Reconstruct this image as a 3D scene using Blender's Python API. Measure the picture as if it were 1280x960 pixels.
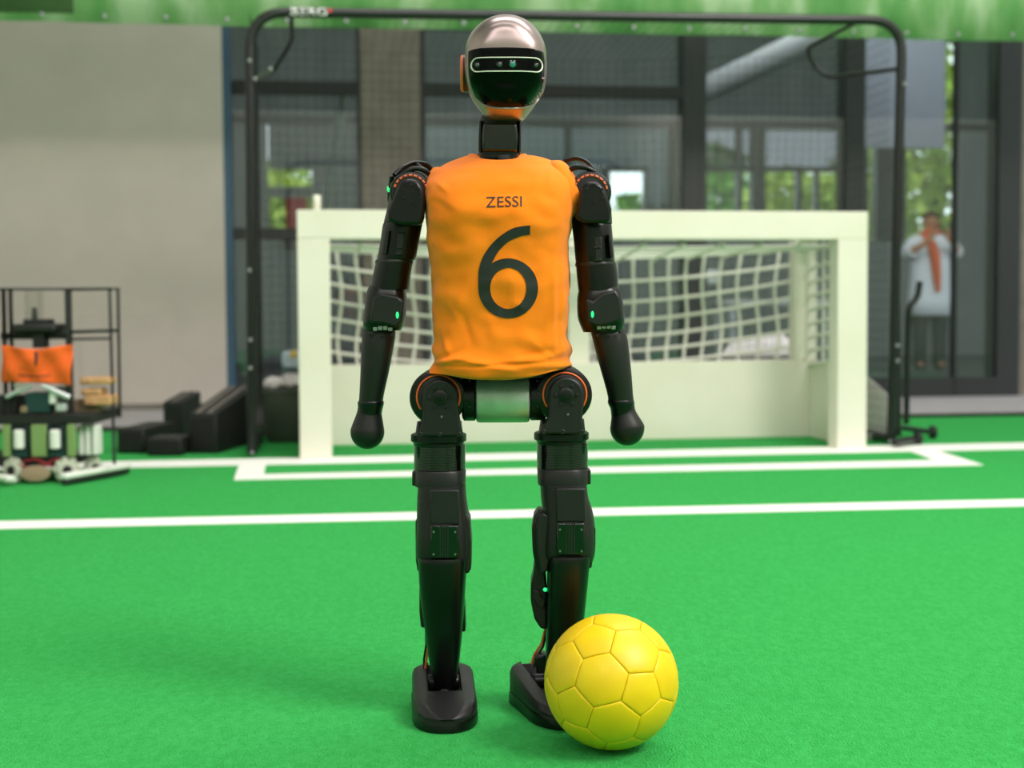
import bpy, bmesh, math, random
import numpy as np
from mathutils import Vector, Matrix
from mathutils.bvhtree import BVHTree
random.seed(7)
S = bpy.context.scene
C = S.collection
for o in list(bpy.data.objects): bpy.data.objects.remove(o)

# ------------------------------------------------------------------ camera
F = 1775.0
CAM_H = 0.68
cam = bpy.data.cameras.new('camera'); co = bpy.data.objects.new('camera', cam); C.objects.link(co)
cam.sensor_width = 36.0; cam.lens = 36.0 * F / 1280.0
cam.clip_start = 0.05; cam.clip_end = 300
CM = Matrix.Translation((0, 0, CAM_H)) @ Matrix.Rotation(math.pi/2 - math.atan(95/F), 4, 'X') @ Matrix.Rotation(-0.0058, 4, 'Z')
co.matrix_world = CM
cam.dof.use_dof = True; cam.dof.focus_distance = 2.27; cam.dof.aperture_fstop = 3.8
S.camera = co

# ------------------------------------------------------------------ world, assumed and added lights, exposure
wd = bpy.data.worlds.new('world'); S.world = wd; wd.use_nodes = True
bg = wd.node_tree.nodes['Background']; bg.inputs[0].default_value = (0.86, 0.93, 1.0, 1); bg.inputs[1].default_value = 5.0
S.view_settings.view_transform = 'Standard'; S.view_settings.look = 'None'
S.view_settings.gamma = 1; S.view_settings.use_curve_mapping = False
S.view_settings.exposure = -0.85

def area(name, loc, target, sx, sy, power, col):
    l = bpy.data.lights.new(name, 'AREA'); l.shape = 'RECTANGLE'; l.size = sx; l.size_y = sy; l.energy = power; l.color = col
    o = bpy.data.objects.new(name, l); C.objects.link(o); o.location = loc
    o.rotation_euler = (Vector(target) - Vector(loc)).to_track_quat('-Z', 'Y').to_euler()
    return o
# area lamps for assumed side and overhead daylight, no openings built; added fill lights behind the camera and in the lobby
area('assumed_side_light', (4.4, -0.2, 5.5), (0.0, 2.8, 0.4), 2.8, 2.2, 900, (1.0, 0.95, 0.90))  # assumed daylight from upper right; unseen area lamp, no window in the wall
area('assumed_top_light', (1.3, 5.2, 6.4), (1.3, 5.2, 0), 6.0, 2.0, 540, (1.0, 0.95, 0.93))  # assumed daylight from above; unseen area lamp under a closed ceiling
area('assumed_top_light_rear', (0.4, 1.2, 6.4), (0.4, 1.2, 0), 6.0, 1.6, 150, (1.0, 0.95, 0.93))  # assumed overhead light nearer the camera; unseen lamp, no ceiling opening built
area('fill_rear', (0.5, -4.1, 5.9), (0.5, 5.0, 0.6), 8.0, 1.0, 560, (1.0, 0.93, 0.92))  # fill added behind the camera to brighten goal, jersey and robot fronts
area('lobby_fill_down', (1.5, 14.0, 4.1), (1.5, 14.0, 0), 7.0, 2.0, 100, (0.97, 0.99, 1.0))  # unseen light added overhead to lift the dark lobby
area('lobby_fill_far_wall', (1.5, 11.3, 3.95), (2.2, 18.0, 2.9), 8.0, 0.5, 420, (0.97, 0.99, 1.0))  # added out of view to brighten the upper far wall and the blind

# ------------------------------------------------------------------ helpers
def ray(px, py): return CM.to_3x3() @ Vector(((px-640)/F, -(py-480)/F, -1))
def W(px, py, Y):                       # photograph measurement -> point on the vertical plane at depth Y
    d = ray(px, py); return Vector((0, 0, CAM_H)) + d * (Y / d.y)
def GR(px, py, z=0.0):                  # -> point on the ground
    d = ray(px, py); return Vector((0, 0, CAM_H)) + d * ((z - CAM_H) / d.z)
YAW = math.radians(7.5)
UV = Vector((math.cos(YAW), math.sin(YAW), 0)); VV = Vector((-math.sin(YAW), math.cos(YAW), 0))
O = Vector((0.36, 6.56, 0))
def FP(a, b, z): return O + UV*a + VV*b + Vector((0, 0, z))        # pitch frame: along goal line, behind it, up
def FR(px, py, b):                      # -> (a, z) on the plane b behind the goal line
    d = ray(px, py); c = Vector((0, 0, CAM_H)); t = ((O + VV*b - c).dot(VV)) / d.dot(VV)
    p = c + d*t; return (p - O).dot(UV), p.z

def lin(h):
    h = h.lstrip('#'); r = []
    for i in (0, 2, 4):
        v = int(h[i:i+2], 16)/255; r.append(v/12.92 if v <= .04045 else ((v+.055)/1.055)**2.4)
    return (*r, 1)
MATS = {}
def mat(name, hexc, rough=0.5, metal=0.0, bump=0.0, bscale=200, var=None, vscale=5, coat=0, spec=0.5, sheen=0, stretch=(1,1,1), emit=None, es=0, bdist=.002):
    m = bpy.data.materials.new(name); m.use_nodes = True; nt = m.node_tree; b = nt.nodes['Principled BSDF']
    b.inputs['Base Color'].default_value = lin(hexc); b.inputs['Roughness'].default_value = rough; b.inputs['Metallic'].default_value = metal
    b.inputs['Specular IOR Level'].default_value = spec; b.inputs['Coat Weight'].default_value = coat; b.inputs['Sheen Weight'].default_value = sheen
    tc = nt.nodes.new('ShaderNodeTexCoord'); mp = nt.nodes.new('ShaderNodeMapping'); mp.inputs['Scale'].default_value = stretch
    nt.links.new(tc.outputs['Object'], mp.inputs[0])
    if var:
        n = nt.nodes.new('ShaderNodeTexNoise'); n.inputs['Scale'].default_value = vscale; n.inputs['Detail'].default_value = 6
        nt.links.new(mp.outputs[0], n.inputs['Vector'])
        cr = nt.nodes.new('ShaderNodeValToRGB'); cr.color_ramp.elements[0].position = .35; cr.color_ramp.elements[1].position = .68
        cr.color_ramp.elements[0].color = lin(hexc); cr.color_ramp.elements[1].color = lin(var)
        nt.links.new(n.outputs['Fac'], cr.inputs[0]); nt.links.new(cr.outputs[0], b.inputs['Base Color'])
    if bump:
        n = nt.nodes.new('ShaderNodeTexNoise'); n.inputs['Scale'].default_value = bscale; n.inputs['Detail'].default_value = 4
        nt.links.new(mp.outputs[0], n.inputs['Vector'])
        bp = nt.nodes.new('ShaderNodeBump'); bp.inputs['Strength'].default_value = bump; bp.inputs['Distance'].default_value = bdist
        nt.links.new(n.outputs['Fac'], bp.inputs['Height']); nt.links.new(bp.outputs[0], b.inputs['Normal'])
    if emit: b.inputs['Emission Color'].default_value = lin(emit); b.inputs['Emission Strength'].default_value = es
    MATS[name] = m; return m
def glassmat(name, tint, refl=0.06, rough=0.02):
    m = bpy.data.materials.new(name); m.use_nodes = True; nt = m.node_tree; nt.nodes.clear()
    o = nt.nodes.new('ShaderNodeOutputMaterial'); t = nt.nodes.new('ShaderNodeBsdfTransparent'); g = nt.nodes.new('ShaderNodeBsdfGlossy')
    t.inputs[0].default_value = (*tint, 1); g.inputs['Roughness'].default_value = rough
    mx = nt.nodes.new('ShaderNodeMixShader'); mx.inputs[0].default_value = refl
    nt.links.new(t.outputs[0], mx.inputs[1]); nt.links.new(g.outputs[0], mx.inputs[2]); nt.links.new(mx.outputs[0], o.inputs[0])
    MATS[name] = m; return m

WP = {}                                  # world position of every object's origin
def mk(name, verts, faces, m, parent=None, smooth=True, ang=35, origin=None):
    vs = [Vector(v) for v in verts]
    if origin is None:
        mn = Vector((min(v.x for v in vs), min(v.y for v in vs), min(v.z for v in vs)))
        mxv = Vector((max(v.x for v in vs), max(v.y for v in vs), max(v.z for v in vs)))
        origin = (mn+mxv)/2
    origin = Vector(origin)
    me = bpy.data.meshes.new(name); me.from_pydata([v-origin for v in vs], [], faces); me.validate()
    bm = bmesh.new(); bm.from_mesh(me); bmesh.ops.recalc_face_normals(bm, faces=bm.faces); bm.to_mesh(me); bm.free()
    if smooth:
        me.polygons.foreach_set('use_smooth', [True]*len(me.polygons)); me.set_sharp_from_angle(angle=math.radians(ang))
    if m: me.materials.append(MATS[m])
    o = bpy.data.objects.new(name, me); C.objects.link(o)
    o.parent = parent; o.location = origin - (WP[parent.name] if parent else Vector((0, 0, 0))); WP[o.name] = origin
    return o
def inst(src, loc, parent, name=None):   # a copy that shares mesh data
    o = src.copy(); o.name = name or src.name; C.objects.link(o); o.parent = parent
    o.location = Vector(loc) - (WP[parent.name] if parent else Vector((0, 0, 0))); WP[o.name] = Vector(loc); return o
def tag(o, label, cat, group=None):
    o['label'] = label; o['category'] = cat
    if group: o['group'] = group
    return o
def thing(name, loc, label, cat, group=None):
    o = bpy.data.objects.new(name, None); C.objects.link(o); o.location = loc; o.empty_display_size = .05; WP[o.name] = Vector(loc)
    return tag(o, label, cat, group)
def struct(o): o['kind'] = 'structure'; return o
def bevel(o, w, seg=2, ang=40):
    b = o.modifiers.new('bevel', 'BEVEL'); b.width = w; b.segments = seg; b.limit_method = 'ANGLE'; b.angle_limit = math.radians(ang); return o

def box_vf(c, sx, sy, sz, ux=Vector((1,0,0)), uy=Vector((0,1,0)), uz=Vector((0,0,1))):
    c = Vector(c); v = [c + ux*(i*sx/2) + uy*(j*sy/2) + uz*(k*sz/2) for i in (-1,1) for j in (-1,1) for k in (-1,1)]
    f = [(0,1,3,2),(4,6,7,5),(0,4,5,1),(2,3,7,6),(0,2,6,4),(1,5,7,3)]; return v, f
def box(name, c, sx, sy, sz, m, parent=None, bev=0, axes=None):
    v, f = box_vf(c, sx, sy, sz, *(axes or ())); o = mk(name, v, f, m, parent, smooth=bool(bev))
    return bevel(o, bev) if bev else o
FA = (UV, VV, Vector((0,0,1)))
def fbox(name, a0, a1, b0, b1, z0, z1, m, parent=None, bev=0):     # box in the pitch frame
    return box(name, FP((a0+a1)/2, (b0+b1)/2, (z0+z1)/2), abs(a1-a0), abs(b1-b0), abs(z1-z0), m, parent, bev, FA)
def basis(d):
    d = Vector(d).normalized(); a = Vector((0,0,1)) if abs(d.z) < .9 else Vector((1,0,0))
    x = d.cross(a).normalized(); return x, x.cross(d).normalized()
def lathe_vf(p, d, prof, n=24):
    p = Vector(p); d = Vector(d).normalized(); x, y = basis(d); v = []; f = []
    for t, r in prof:
        for i in range(n):
            an = 2*math.pi*i/n; v.append(p + d*t + x*(math.cos(an)*r) + y*(math.sin(an)*r))
    for k in range(len(prof)-1):
        for i in range(n):
            j = (i+1) % n; f.append((k*n+i, k*n+j, (k+1)*n+j, (k+1)*n+i))
    f.append(tuple(range(n))); f.append(tuple((len(prof)-1)*n+i for i in range(n)))
    return v, f
def lathe(name, p, d, prof, m, parent=None, n=24, ang=35):
    v, f = lathe_vf(p, d, prof, n); return mk(name, v, f, m, parent, ang=ang)
def cyl(name, p0, p1, r, m, parent=None, n=20, bev=.12):
    p0 = Vector(p0); p1 = Vector(p1); L = (p1-p0).length; b = min(r*bev, L*.3)
    return lathe(name, p0, p1-p0, [(0, r-b), (b, r), (L-b, r), (L, r-b)], m, parent, n, ang=60)
def tube_vf(pts, r, n=8, closed=False, base=0):
    pts = [Vector(p) for p in pts]; v = []; f = []; k = len(pts); X = None
    for i, p in enumerate(pts):
        a = pts[(i-1) % k] if (closed or i) else p; b = pts[(i+1) % k] if (closed or i < k-1) else p
        d = (b-a).normalized()
        if X is None: X, _ = basis(d)
        X = (X - d*X.dot(d)).normalized(); Y = d.cross(X)
        rr = r[i] if isinstance(r, (list, tuple)) else r
        for j in range(n):
            an = 2*math.pi*j/n; v.append(p + X*(math.cos(an)*rr) + Y*(math.sin(an)*rr))
    for i in range(k if closed else k-1):
        i2 = (i+1) % k
        for j in range(n):
            j2 = (j+1) % n; f.append((base+i*n+j, base+i*n+j2, base+i2*n+j2, base+i2*n+j))
    if not closed:
        f.append(tuple(base+j for j in range(n))); f.append(tuple(base+(k-1)*n+j for j in range(n)))
    return v, f
def tube(name, pts, r, m, parent=None, n=8, closed=False):
    v, f = tube_vf(pts, r, n, closed); return mk(name, v, f, m, parent, ang=60)
def rounded(pts, rad, seg=6):            # fillet a polyline
    pts = [Vector(p) for p in pts]; out = [pts[0]]
    for i in range(1, len(pts)-1):
        p = pts[i]; a = (pts[i-1]-p); b = (pts[i+1]-p); rr = min(rad, a.length*.45, b.length*.45)
        s = p + a.normalized()*rr; e = p + b.normalized()*rr
        for k in range(seg+1):
            t = k/seg; out.append(s*(1-t)**2 + p*(2*t*(1-t)) + e*t*t)
    out.append(pts[-1]); return out
def tubes(name, plist, r, m, parent=None, n=5):
    V = []; Fc = []
    for pts in plist:
        v, f = tube_vf(pts, r, n, base=len(V)); V += v; Fc += f
    return mk(name, V, Fc, m, parent, ang=80)
def merge(name, vfs, m, parent=None, ang=35):
    V = []; Fc = []
    for v, f in vfs:
        Fc += [tuple(i+len(V) for i in t) for t in f]; V += list(v)
    return mk(name, V, Fc, m, parent, ang=ang)
def sgn(x, e): return math.copysign(abs(x)**e, x)
def loft_vf(rows, n=40, close=True, fn=None):
    """rows (py, xl, xr, Yc, half_depth, exponent): horizontal slices measured on the front view at depth Yc"""
    v = []; f = []
    for k, row in enumerate(rows):
        py, xl, xr, Yc, hd = row[:5]; e = row[5] if len(row) > 5 else 2.5
        a = W(xl, py, Yc); b = W(xr, py, Yc); cx = (a.x+b.x)/2; hw = (b.x-a.x)/2; z = (a.z+b.z)/2
        for i in range(n):
            t = 2*math.pi*i/n; x = sgn(math.cos(t), 2/e)*hw; y = sgn(math.sin(t), 2/e)*hd
            p = Vector((cx+x, Yc+y, z))
            if fn: p = fn(p, k, t, len(rows))
            v.append(p)
    for k in range(len(rows)-1):
        for i in range(n):
            j = (i+1) % n; f.append((k*n+i, k*n+j, (k+1)*n+j, (k+1)*n+i))
    if close: f.append(tuple(range(n))); f.append(tuple((len(rows)-1)*n+i for i in range(n)))
    return v, f
def loft(name, rows, m, parent=None, n=40, close=True, fn=None, ang=35):
    v, f = loft_vf(rows, n, close, fn); return mk(name, v, f, m, parent, ang=ang)
def interp(rows, steps):                 # smooth resampling of loft rows (Catmull-Rom)
    A = [list(r)+([2.5] if len(r) < 6 else []) for r in rows]; out = []
    for i in range(len(A)-1):
        p0 = A[max(i-1, 0)]; p1 = A[i]; p2 = A[i+1]; p3 = A[min(i+2, len(A)-1)]
        for s in range(steps):
            t = s/steps
            out.append([.5*(2*b+(c-a)*t+(2*a-5*b+4*c-d)*t*t+(3*b-a-3*c+d)*t**3) for a, b, c, d in zip(p0, p1, p2, p3)])
    out.append(A[-1]); return out
def bvh_of(o, w):
    me = o.data; return BVHTree.FromPolygons([v.co + w for v in me.vertices], [tuple(p.vertices) for p in me.polygons])
def patch(name, bm, bvh, off, m, parent, step=.006, thick=0, Y0=0.5):
    """bm lies in the XZ plane (world x, z); cut it to a grid and lay it on the surface from the front"""
    xs = [v.co.x for v in bm.verts]; zs = [v.co.z for v in bm.verts]
    for lo, hi, no in ((min(xs), max(xs), Vector((1,0,0))), (min(zs), max(zs), Vector((0,0,1)))):
        q = lo + step
        while q < hi:
            g = list(bm.verts)+list(bm.edges)+list(bm.faces)
            bmesh.ops.bisect_plane(bm, geom=g, plane_co=no*q, plane_no=no); q += step
    bm.verts.ensure_lookup_table()
    for v in bm.verts:
        h = bvh.ray_cast(Vector((v.co.x, Y0, v.co.z)), Vector((0, 1, 0)))
        if h[0] is None: h = bvh.find_nearest(Vector((v.co.x, 2.3, v.co.z)))
        v.co = Vector((v.co.x, h[0].y - off, v.co.z))
    bmesh.ops.triangulate(bm, faces=[f for f in bm.faces if len(f.verts) > 4])
    bm.verts.index_update(); V = [v.co.copy() for v in bm.verts]; Fc = [tuple(v.index for v in f.verts) for f in bm.faces]; bm.free()
    o = mk(name, V, Fc, m, parent, ang=60)
    # face the camera
    if o.data.polygons and sum(p.normal.y for p in o.data.polygons) > 0: o.data.flip_normals()
    if thick:
        s = o.modifiers.new('thickness', 'SOLIDIFY'); s.thickness = thick; s.offset = -1
    return o
def poly_bm(outline, bm=None):
    bm = bm or bmesh.new(); vs = [bm.verts.new((p[0], 0, p[1])) for p in outline]; bm.faces.new(vs); return bm
def strip_bm(outer, inner, closed=True, bm=None):
    bm = bm or bmesh.new(); a = [bm.verts.new((p[0], 0, p[1])) for p in outer]; b = [bm.verts.new((p[0], 0, p[1])) for p in inner]
    k = len(a)
    for i in range(k if closed else k-1):
        j = (i+1) % k; bm.faces.new((a[i], a[j], b[j], b[i]))
    return bm
def xz(px, py, Y): p = W(px, py, Y); return (p.x, p.z)
def textmesh(txt, size):
    cu = bpy.data.curves.new('lettering', 'FONT'); cu.body = txt; cu.size = size; cu.align_x = 'CENTER'; cu.align_y = 'CENTER'; cu.resolution_u = 4
    to = bpy.data.objects.new('lettering', cu); C.objects.link(to); dg = bpy.context.evaluated_depsgraph_get()
    me = bpy.data.meshes.new_from_object(to.evaluated_get(dg)); bpy.data.objects.remove(to); bpy.data.curves.remove(cu); return me

# ------------------------------------------------------------------ materials
mat('carpet', '#2FA34A', .95, bump=1.0, bscale=260, bdist=.007, var='#3BB057', vscale=90, sheen=.03, stretch=(1, .55, 1), spec=.05)
mat('line_tape', '#F4F4EE', .6, spec=.3)
mat('concrete_step', '#A9A5A6', .8, var='#9C9899', vscale=9)
mat('lobby_floor', '#4a4c4c', .45)
mat('wall_paint', '#C6BCB4', .85, bump=.1, bscale=90, var='#BFB6AF', vscale=3)
mat('hall_white', '#D6D4CE', .9)
mat('hall_ceiling', '#8a8a88', .9)
mat('dark_steel', '#1c1d1e', .45)
mat('steel_grey', '#2b2e2f', .45)
mat('concrete_column', '#7d766c', .85, bump=.2, bscale=40, var='#6d675f', vscale=6)
mat('grey_panel', '#7f8280', .7, var='#767a79', vscale=2)
mat('lilac_blind', '#777984', .8)
mat('blue_edge', '#33536b', .5)
mat('goal_white', '#E4E0D3', .5, bump=.08, bscale=60, var='#DFDBCB', vscale=4)
mat('goal_net', '#DEDCD2', .85)
mat('black_tube', '#101213', .3, spec=.5)
mat('black_net', '#0b0c0c', .8)
mat('clip', '#8b8e8e', .5)
mat('sticker_white', '#f5f5f5', .5); mat('sticker_red', '#d2322c', .5)
mat('rubber', '#0c0c0c', .7)
mat('robot_black', '#08090a', .32, spec=.36)
mat('robot_matte', '#191819', .42, bump=.12, bscale=900, spec=.36)
mat('robot_grey', '#1b1b1c', .4, spec=.36)
mat('robot_deep', '#070808', .5)
mat('robot_gloss', '#050606', .08, spec=.6)
mat('robot_silver', '#a08f8d', .3, metal=.85, bump=.02, bscale=900)
mat('pelvis_silver', '#b9c4ba', .42, metal=.6, var='#a9b0aa', vscale=30)
mat('orange_trim', '#E8642A', .45)
mat('orange_shell', '#d9693a', .5)
mat('visor', '#040505', .16, spec=.12)
mat('camera_rim', '#e8e6da', .4)
mat('lens', '#3d4646', .1, spec=.8)
mat('lens_green', '#1a6a58', .1, spec=.8, emit='#3fae94', es=.25)
mat('led_green', '#109050', .4, emit='#30ff90', es=2.0)
mat('screw', '#9a9c9c', .3, metal=.8)
mat('jersey', '#FF8612', .85, bump=.25, bscale=700, sheen=.15, spec=.2, var='#FC7F0C', vscale=18)
mat('print_black', '#1b211e', .7)
mat('ball_yellow', '#F5CE10', .42, bump=.08, bscale=160, var='#EBC00E', vscale=14, spec=.45)
mat('ball_seam', '#C79B0A', .6)
mat('orange_cloth', '#F0661A', .85, var='#E55C12', vscale=8)
mat('pcb_green', '#7f9a5e', .6); mat('teal_block', '#12383a', .5); mat('white_plastic', '#e8e8e2', .5)
mat('wood_tan', '#d3a577', .7, var='#b98a5c', vscale=20)
mat('aluminium', '#cfd1d4', .4, metal=.45); mat('roller_cream', '#c6c8b8', .6); mat('brown_coil', '#8d7a60', .6)
mat('wire_red', '#8c1c24', .5)
mat('black_case', '#151514', .6, bump=.1, bscale=60); mat('black_case_edge', '#77706a', .6)
mat('tub_grey', '#4b5146', .6); mat('paper', '#e9dfe0', .8); mat('foam_white', '#efeaee', .8); mat('pale_blue', '#b9c4d6', .6); mat('yellow_bit', '#e6c26a', .6)
mat('red_board', '#a3212f', .6)
mat('leaf', '#93b23c', .6, var='#bcc850', vscale=2); mat('leaf_b', '#5d9440', .6, var='#8dbb55', vscale=2); mat('bark', '#4a3b2c', .9)
mat('ground_out', '#8b9a6a', .9)
mat('skin', '#c98a62', .55); mat('hair', '#5b3a22', .7); mat('shirt_white', '#e9ecf2', .8); mat('trousers', '#23262a', .8); mat('scarf', '#e0612c', .8); mat('shoe', '#1b1b1b', .5)
glassmat('facade_glass', (.80, .84, .83), .07); glassmat('clear_pane', (.95, .97, .95), .012, .2); glassmat('tint_pane', (.2, .225, .222), .01, .2); glassmat('mid_pane', (.36, .365, .375), .01, .2)
# banner: printed grass
def banner_mat():
    m = bpy.data.materials.new('banner_print'); m.use_nodes = True; nt = m.node_tree; b = nt.nodes['Principled BSDF']; b.inputs['Roughness'].default_value = .6
    tc = nt.nodes.new('ShaderNodeTexCoord'); mp = nt.nodes.new('ShaderNodeMapping'); mp.inputs['Scale'].default_value = (1.6, 1.6, .55); mp.inputs['Rotation'].default_value = (0, .5, 0)
    n = nt.nodes.new('ShaderNodeTexNoise'); n.inputs['Scale'].default_value = 2.2; n.inputs['Detail'].default_value = 5
    cr = nt.nodes.new('ShaderNodeValToRGB'); e = cr.color_ramp.elements
    e[0].position = .3; e[0].color = lin('#4c8444'); e[1].position = .78; e[1].color = lin('#b9d7a4')
    for p, h in ((.42, '#64a05c'), (.52, '#80b072'), (.62, '#b2cda6')):
        x = e.new(p); x.color = lin(h)
    nt.links.new(tc.outputs['Object'], mp.inputs[0]); nt.links.new(mp.outputs[0], n.inputs['Vector']); nt.links.new(n.outputs['Fac'], cr.inputs[0]); nt.links.new(cr.outputs[0], b.inputs['Base Color'])
    MATS['banner_print'] = m
banner_mat()

# ------------------------------------------------------------------ the setting
B_EDGE = 1.78; B_FAC = 3.45; B_FAR = 12.0
floor = struct(fbox('floor', -7, 8, -11, B_EDGE, -.1, 0, 'carpet'))
floor['label'] = 'green felt carpet of the football pitch with white lines'
LZ = [.0015]
def line(quad, label):
    LZ[0] += .0004; g = [GR(*q) for q in quad]; v = [p + Vector((0,0,.0005)) for p in g] + [p + Vector((0,0,LZ[0])) for p in g]
    o = mk('field_line', v, [(3,2,1,0),(4,5,6,7),(0,1,5,4),(1,2,6,5),(2,3,7,6),(3,0,4,7)], 'line_tape', floor, smooth=False); o['label'] = label
line([(-500,662.8),(1800,613.3),(1800,621.5),(-500,672.8)], 'long white line crossing the pitch behind the robot')
line([(-300,586.4),(1800,543),(1800,551),(-300,594.4)], 'white goal line passing under the goal posts')
line([(320,593.6),(1200,574.8),(1214,582.2),(296,600.2)], 'white front line of the small goal area')
line([(301,574.5),(334,573.8),(328.5,599.6),(292.5,600.4)], 'short white left side line of the goal area')
line([(1119,557.5),(1150,557),(1229,582),(1186,582.6)], 'short white right side line of the goal area')
struct(fbox('floor_step', -7, 9, B_EDGE, B_FAC, -.1, .012, 'concrete_step'))
struct(fbox('trim_1', -7, 9, B_EDGE-.03, B_EDGE+.03, -.02, .02, 'dark_steel'))
struct(fbox('floor_lobby', -9, 12, B_FAC, B_FAR+.2, -.1, 0.0, 'lobby_floor'))
struct(fbox('ceiling_lobby', -9, 12, B_FAC, B_FAR+.2, 4.25, 4.35, 'grey_panel'))
struct(fbox('wall_lobby_left', -9, -8.9, B_FAC, B_FAR, 0, 4.3, 'grey_panel')); struct(fbox('wall_lobby_right', 11.9, 12, B_FAC, B_FAR, 0, 4.3, 'grey_panel'))
# hall shell behind and beside the camera
struct(box('wall_right', (5.2, 2.4, 3.3), .2, 14, 6.6, 'hall_white')); struct(box('wall_left', (-5.2, 2.4, 3.3), .2, 14, 6.6, 'hall_white'))
struct(box('wall_back', (0, -4.3, 3.3), 10.6, .2, 6.6, 'hall_white')); struct(box('ceiling', (0, 2.6, 6.7), 10.8, 14.4, .2, 'hall_ceiling'))
fbox('wall_upper', -7, 9, B_FAC+.0, B_FAC+.15, 3.0, 6.6, 'hall_white'); struct(bpy.data.objects['wall_upper'])

# left partition wall with a flush door
aR, _ = FR(281, 300, B_FAC-.12)
wl = struct(fbox('wall_partition', -7, aR, B_FAC-.12, B_FAC+.1, .012, 3.2, 'wall_paint'))
wl['label'] = 'plain beige grey partition wall behind the wheeled robot'
struct(fbox('trim_2', aR, aR+.05, B_FAC-.12, B_FAC+.02, .0, 3.2, 'blue_edge'))
a0, z1 = FR(100, 391, B_FAC-.13); a1, _ = FR(217, 391, B_FAC-.13)
dr = fbox('door_1', a0, a1, B_FAC-.128, B_FAC-.1, .02, z1, 'wall_paint'); struct(dr); bevel(dr, .004)
struct(fbox('baseboard_left', -7, aR, B_FAC-.15, B_FAC-.1, .012, .05, 'concrete_column'))

# glass facade: posts, transoms, panes
def fpost(name, x0, x1, depth, m, label=None, z1=3.2, b=None, y=300):
    b = B_FAC if b is None else b
    a0, _ = FR(x0, y, b); a1, _ = FR(x1, y, b); o = struct(fbox(name, a0, a1, b, b+depth, 0, z1, m))
    if label: o['label'] = label
    return o
fpost('trim_3', 448, 453, .1, 'dark_steel'); fpost('wall_column', 453, 527, .35, 'concrete_column', 'brown grey concrete column in the glass front')
fpost('trim_4', 527, 533, .1, 'dark_steel'); fpost('trim_5', 855, 883, .2, 'steel_grey', 'thick dark steel column between the glass panels')
fpost('trim_6', 1057, 1080, .2, 'steel_grey', 'dark steel column above the right goal post'); fpost('trim_7', 1248, 1276, .2, 'steel_grey'); fpost('wall_end', 1276, 1420, .3, 'concrete_column')
fpost('trim_8', 1193, 1197, .06, 'dark_steel')
def transom(name, x0, x1, y0, y1, b=None, m='dark_steel', yc=300):
    b = B_FAC if b is None else b
    a0, _ = FR(x0, yc, b); a1, _ = FR(x1, yc, b); _, zt = FR((x0+x1)/2, y0, b); _, zb = FR((x0+x1)/2, y1, b)
    return struct(fbox(name, a0, a1, b, b+.08, zb, zt, m))
transom('trim_9', 288, 448, 101, 117); transom('trim_10', 533, 855, 106, 121); transom('trim_11', 288, 448, 285, 299); transom('trim_12', 1080, 1248, 472, 498, m='steel_grey')
transom('trim_13', 533, 1057, 288, 296)
n = 1
for x0, x1 in ((289,448),(533,855),(883,1057),(1080,1193),(1197,1248)):
    a0, _ = FR(x0, 300, B_FAC); a1, _ = FR(x1, 300, B_FAC)
    o = struct(fbox('window_%d' % n, a0, a1, B_FAC+.03, B_FAC+.04, 0.02, 3.2, 'facade_glass')); n += 1
# far window wall of the lobby
def far(name, x0, x1, y0, y1, m, d=.1, b=B_FAR, ref=None):
    a0, _ = FR(x0, y1, b); a1, _ = FR(x1, y1, b); _, zt = FR((x0+x1)/2, y0, b); _, zb = FR((x0+x1)/2, y1, b)
    return struct(fbox(name, a0, a1, b, b+d, zb, zt, m))
far('wall_far_upper', -200, 1182, 20, 148, 'grey_panel'); far('wall_far_upper_right', 1198, 1500, 20, 148, 'grey_panel'); far('wall_far_lower', -200, 1500, 300, 452, 'grey_panel', .12)
far('wall_far_left', -200, 336, 148, 300, 'grey_panel'); far('wall_far_left_2', 391, 533, 148, 300, 'grey_panel'); far('wall_far_left_3', 336, 391, 148, 212, 'grey_panel'); far('wall_far_left_4', 336, 391, 233, 247, 'grey_panel')
far('wall_far_right', 1198, 1500, 148, 300, 'grey_panel')
t = 14
for x0, x1, y0, y1 in ((-100,1400,148,157),(709,715,157,300),(838,858,157,300),(533,762,296,302),(762,808,208,214),(757,763,208,300),(806,810,208,300),(922,928,157,300),(940,957,157,300),(883,1057,208,214),(997,1003,214,300),(1020,1024,214,300),(1054,1085,157,300),(1095,1132,157,300)):
    far('trim_%d' % t, x0, x1, y0, y1, 'dark_steel', .16, B_FAR-.05); t += 1
for x0, x1, y0, y1, m in ((336,391,212,233,'clear_pane'),(336,391,247,300,'clear_pane'),(533,712,157,300,'tint_pane'),(712,840,157,208,'tint_pane'),(712,757,208,300,'tint_pane'),(763,806,214,300,'clear_pane'),(810,840,208,300,'tint_pane'),
        (858,940,157,210,'mid_pane'),(858,922,214,300,'clear_pane'),(928,940,214,300,'clear_pane'),(957,1055,157,210,'mid_pane'),(957,1055,214,300,'clear_pane'),(1085,1095,157,300,'clear_pane'),(1132,1198,157,300,'clear_pane'),(1182,1198,20,148,'clear_pane')):
    o = far('window_%d' % n, x0, x1, y0, y1, m, .02, B_FAR+.04); n += 1
a0, zt = FR(357, 247, B_FAR-.3); a1, zb = FR(384, 300, B_FAR-.3)
tag(fbox('notice_board', a0, a1, B_FAR-.32, B_FAR-.28, zb, zt, 'red_board', bev=.01), 'dark red board hanging in the far window above the left goal post', 'board')
a0, zt = FR(1082, 40, 6.0); a1, zb = FR(1180, 186, 6.0); zt = 4.25
tag(fbox('roller_blind', a0, a1, 5.98, 6.0, zb, zt, 'lilac_blind', bev=.005), 'grey lilac hanging blind beyond the glass at upper right', 'blind')
struct(fbox('ground_outside', -30, 40, B_FAR+.2, 60, -.2, -.05, 'ground_out'))

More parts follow.
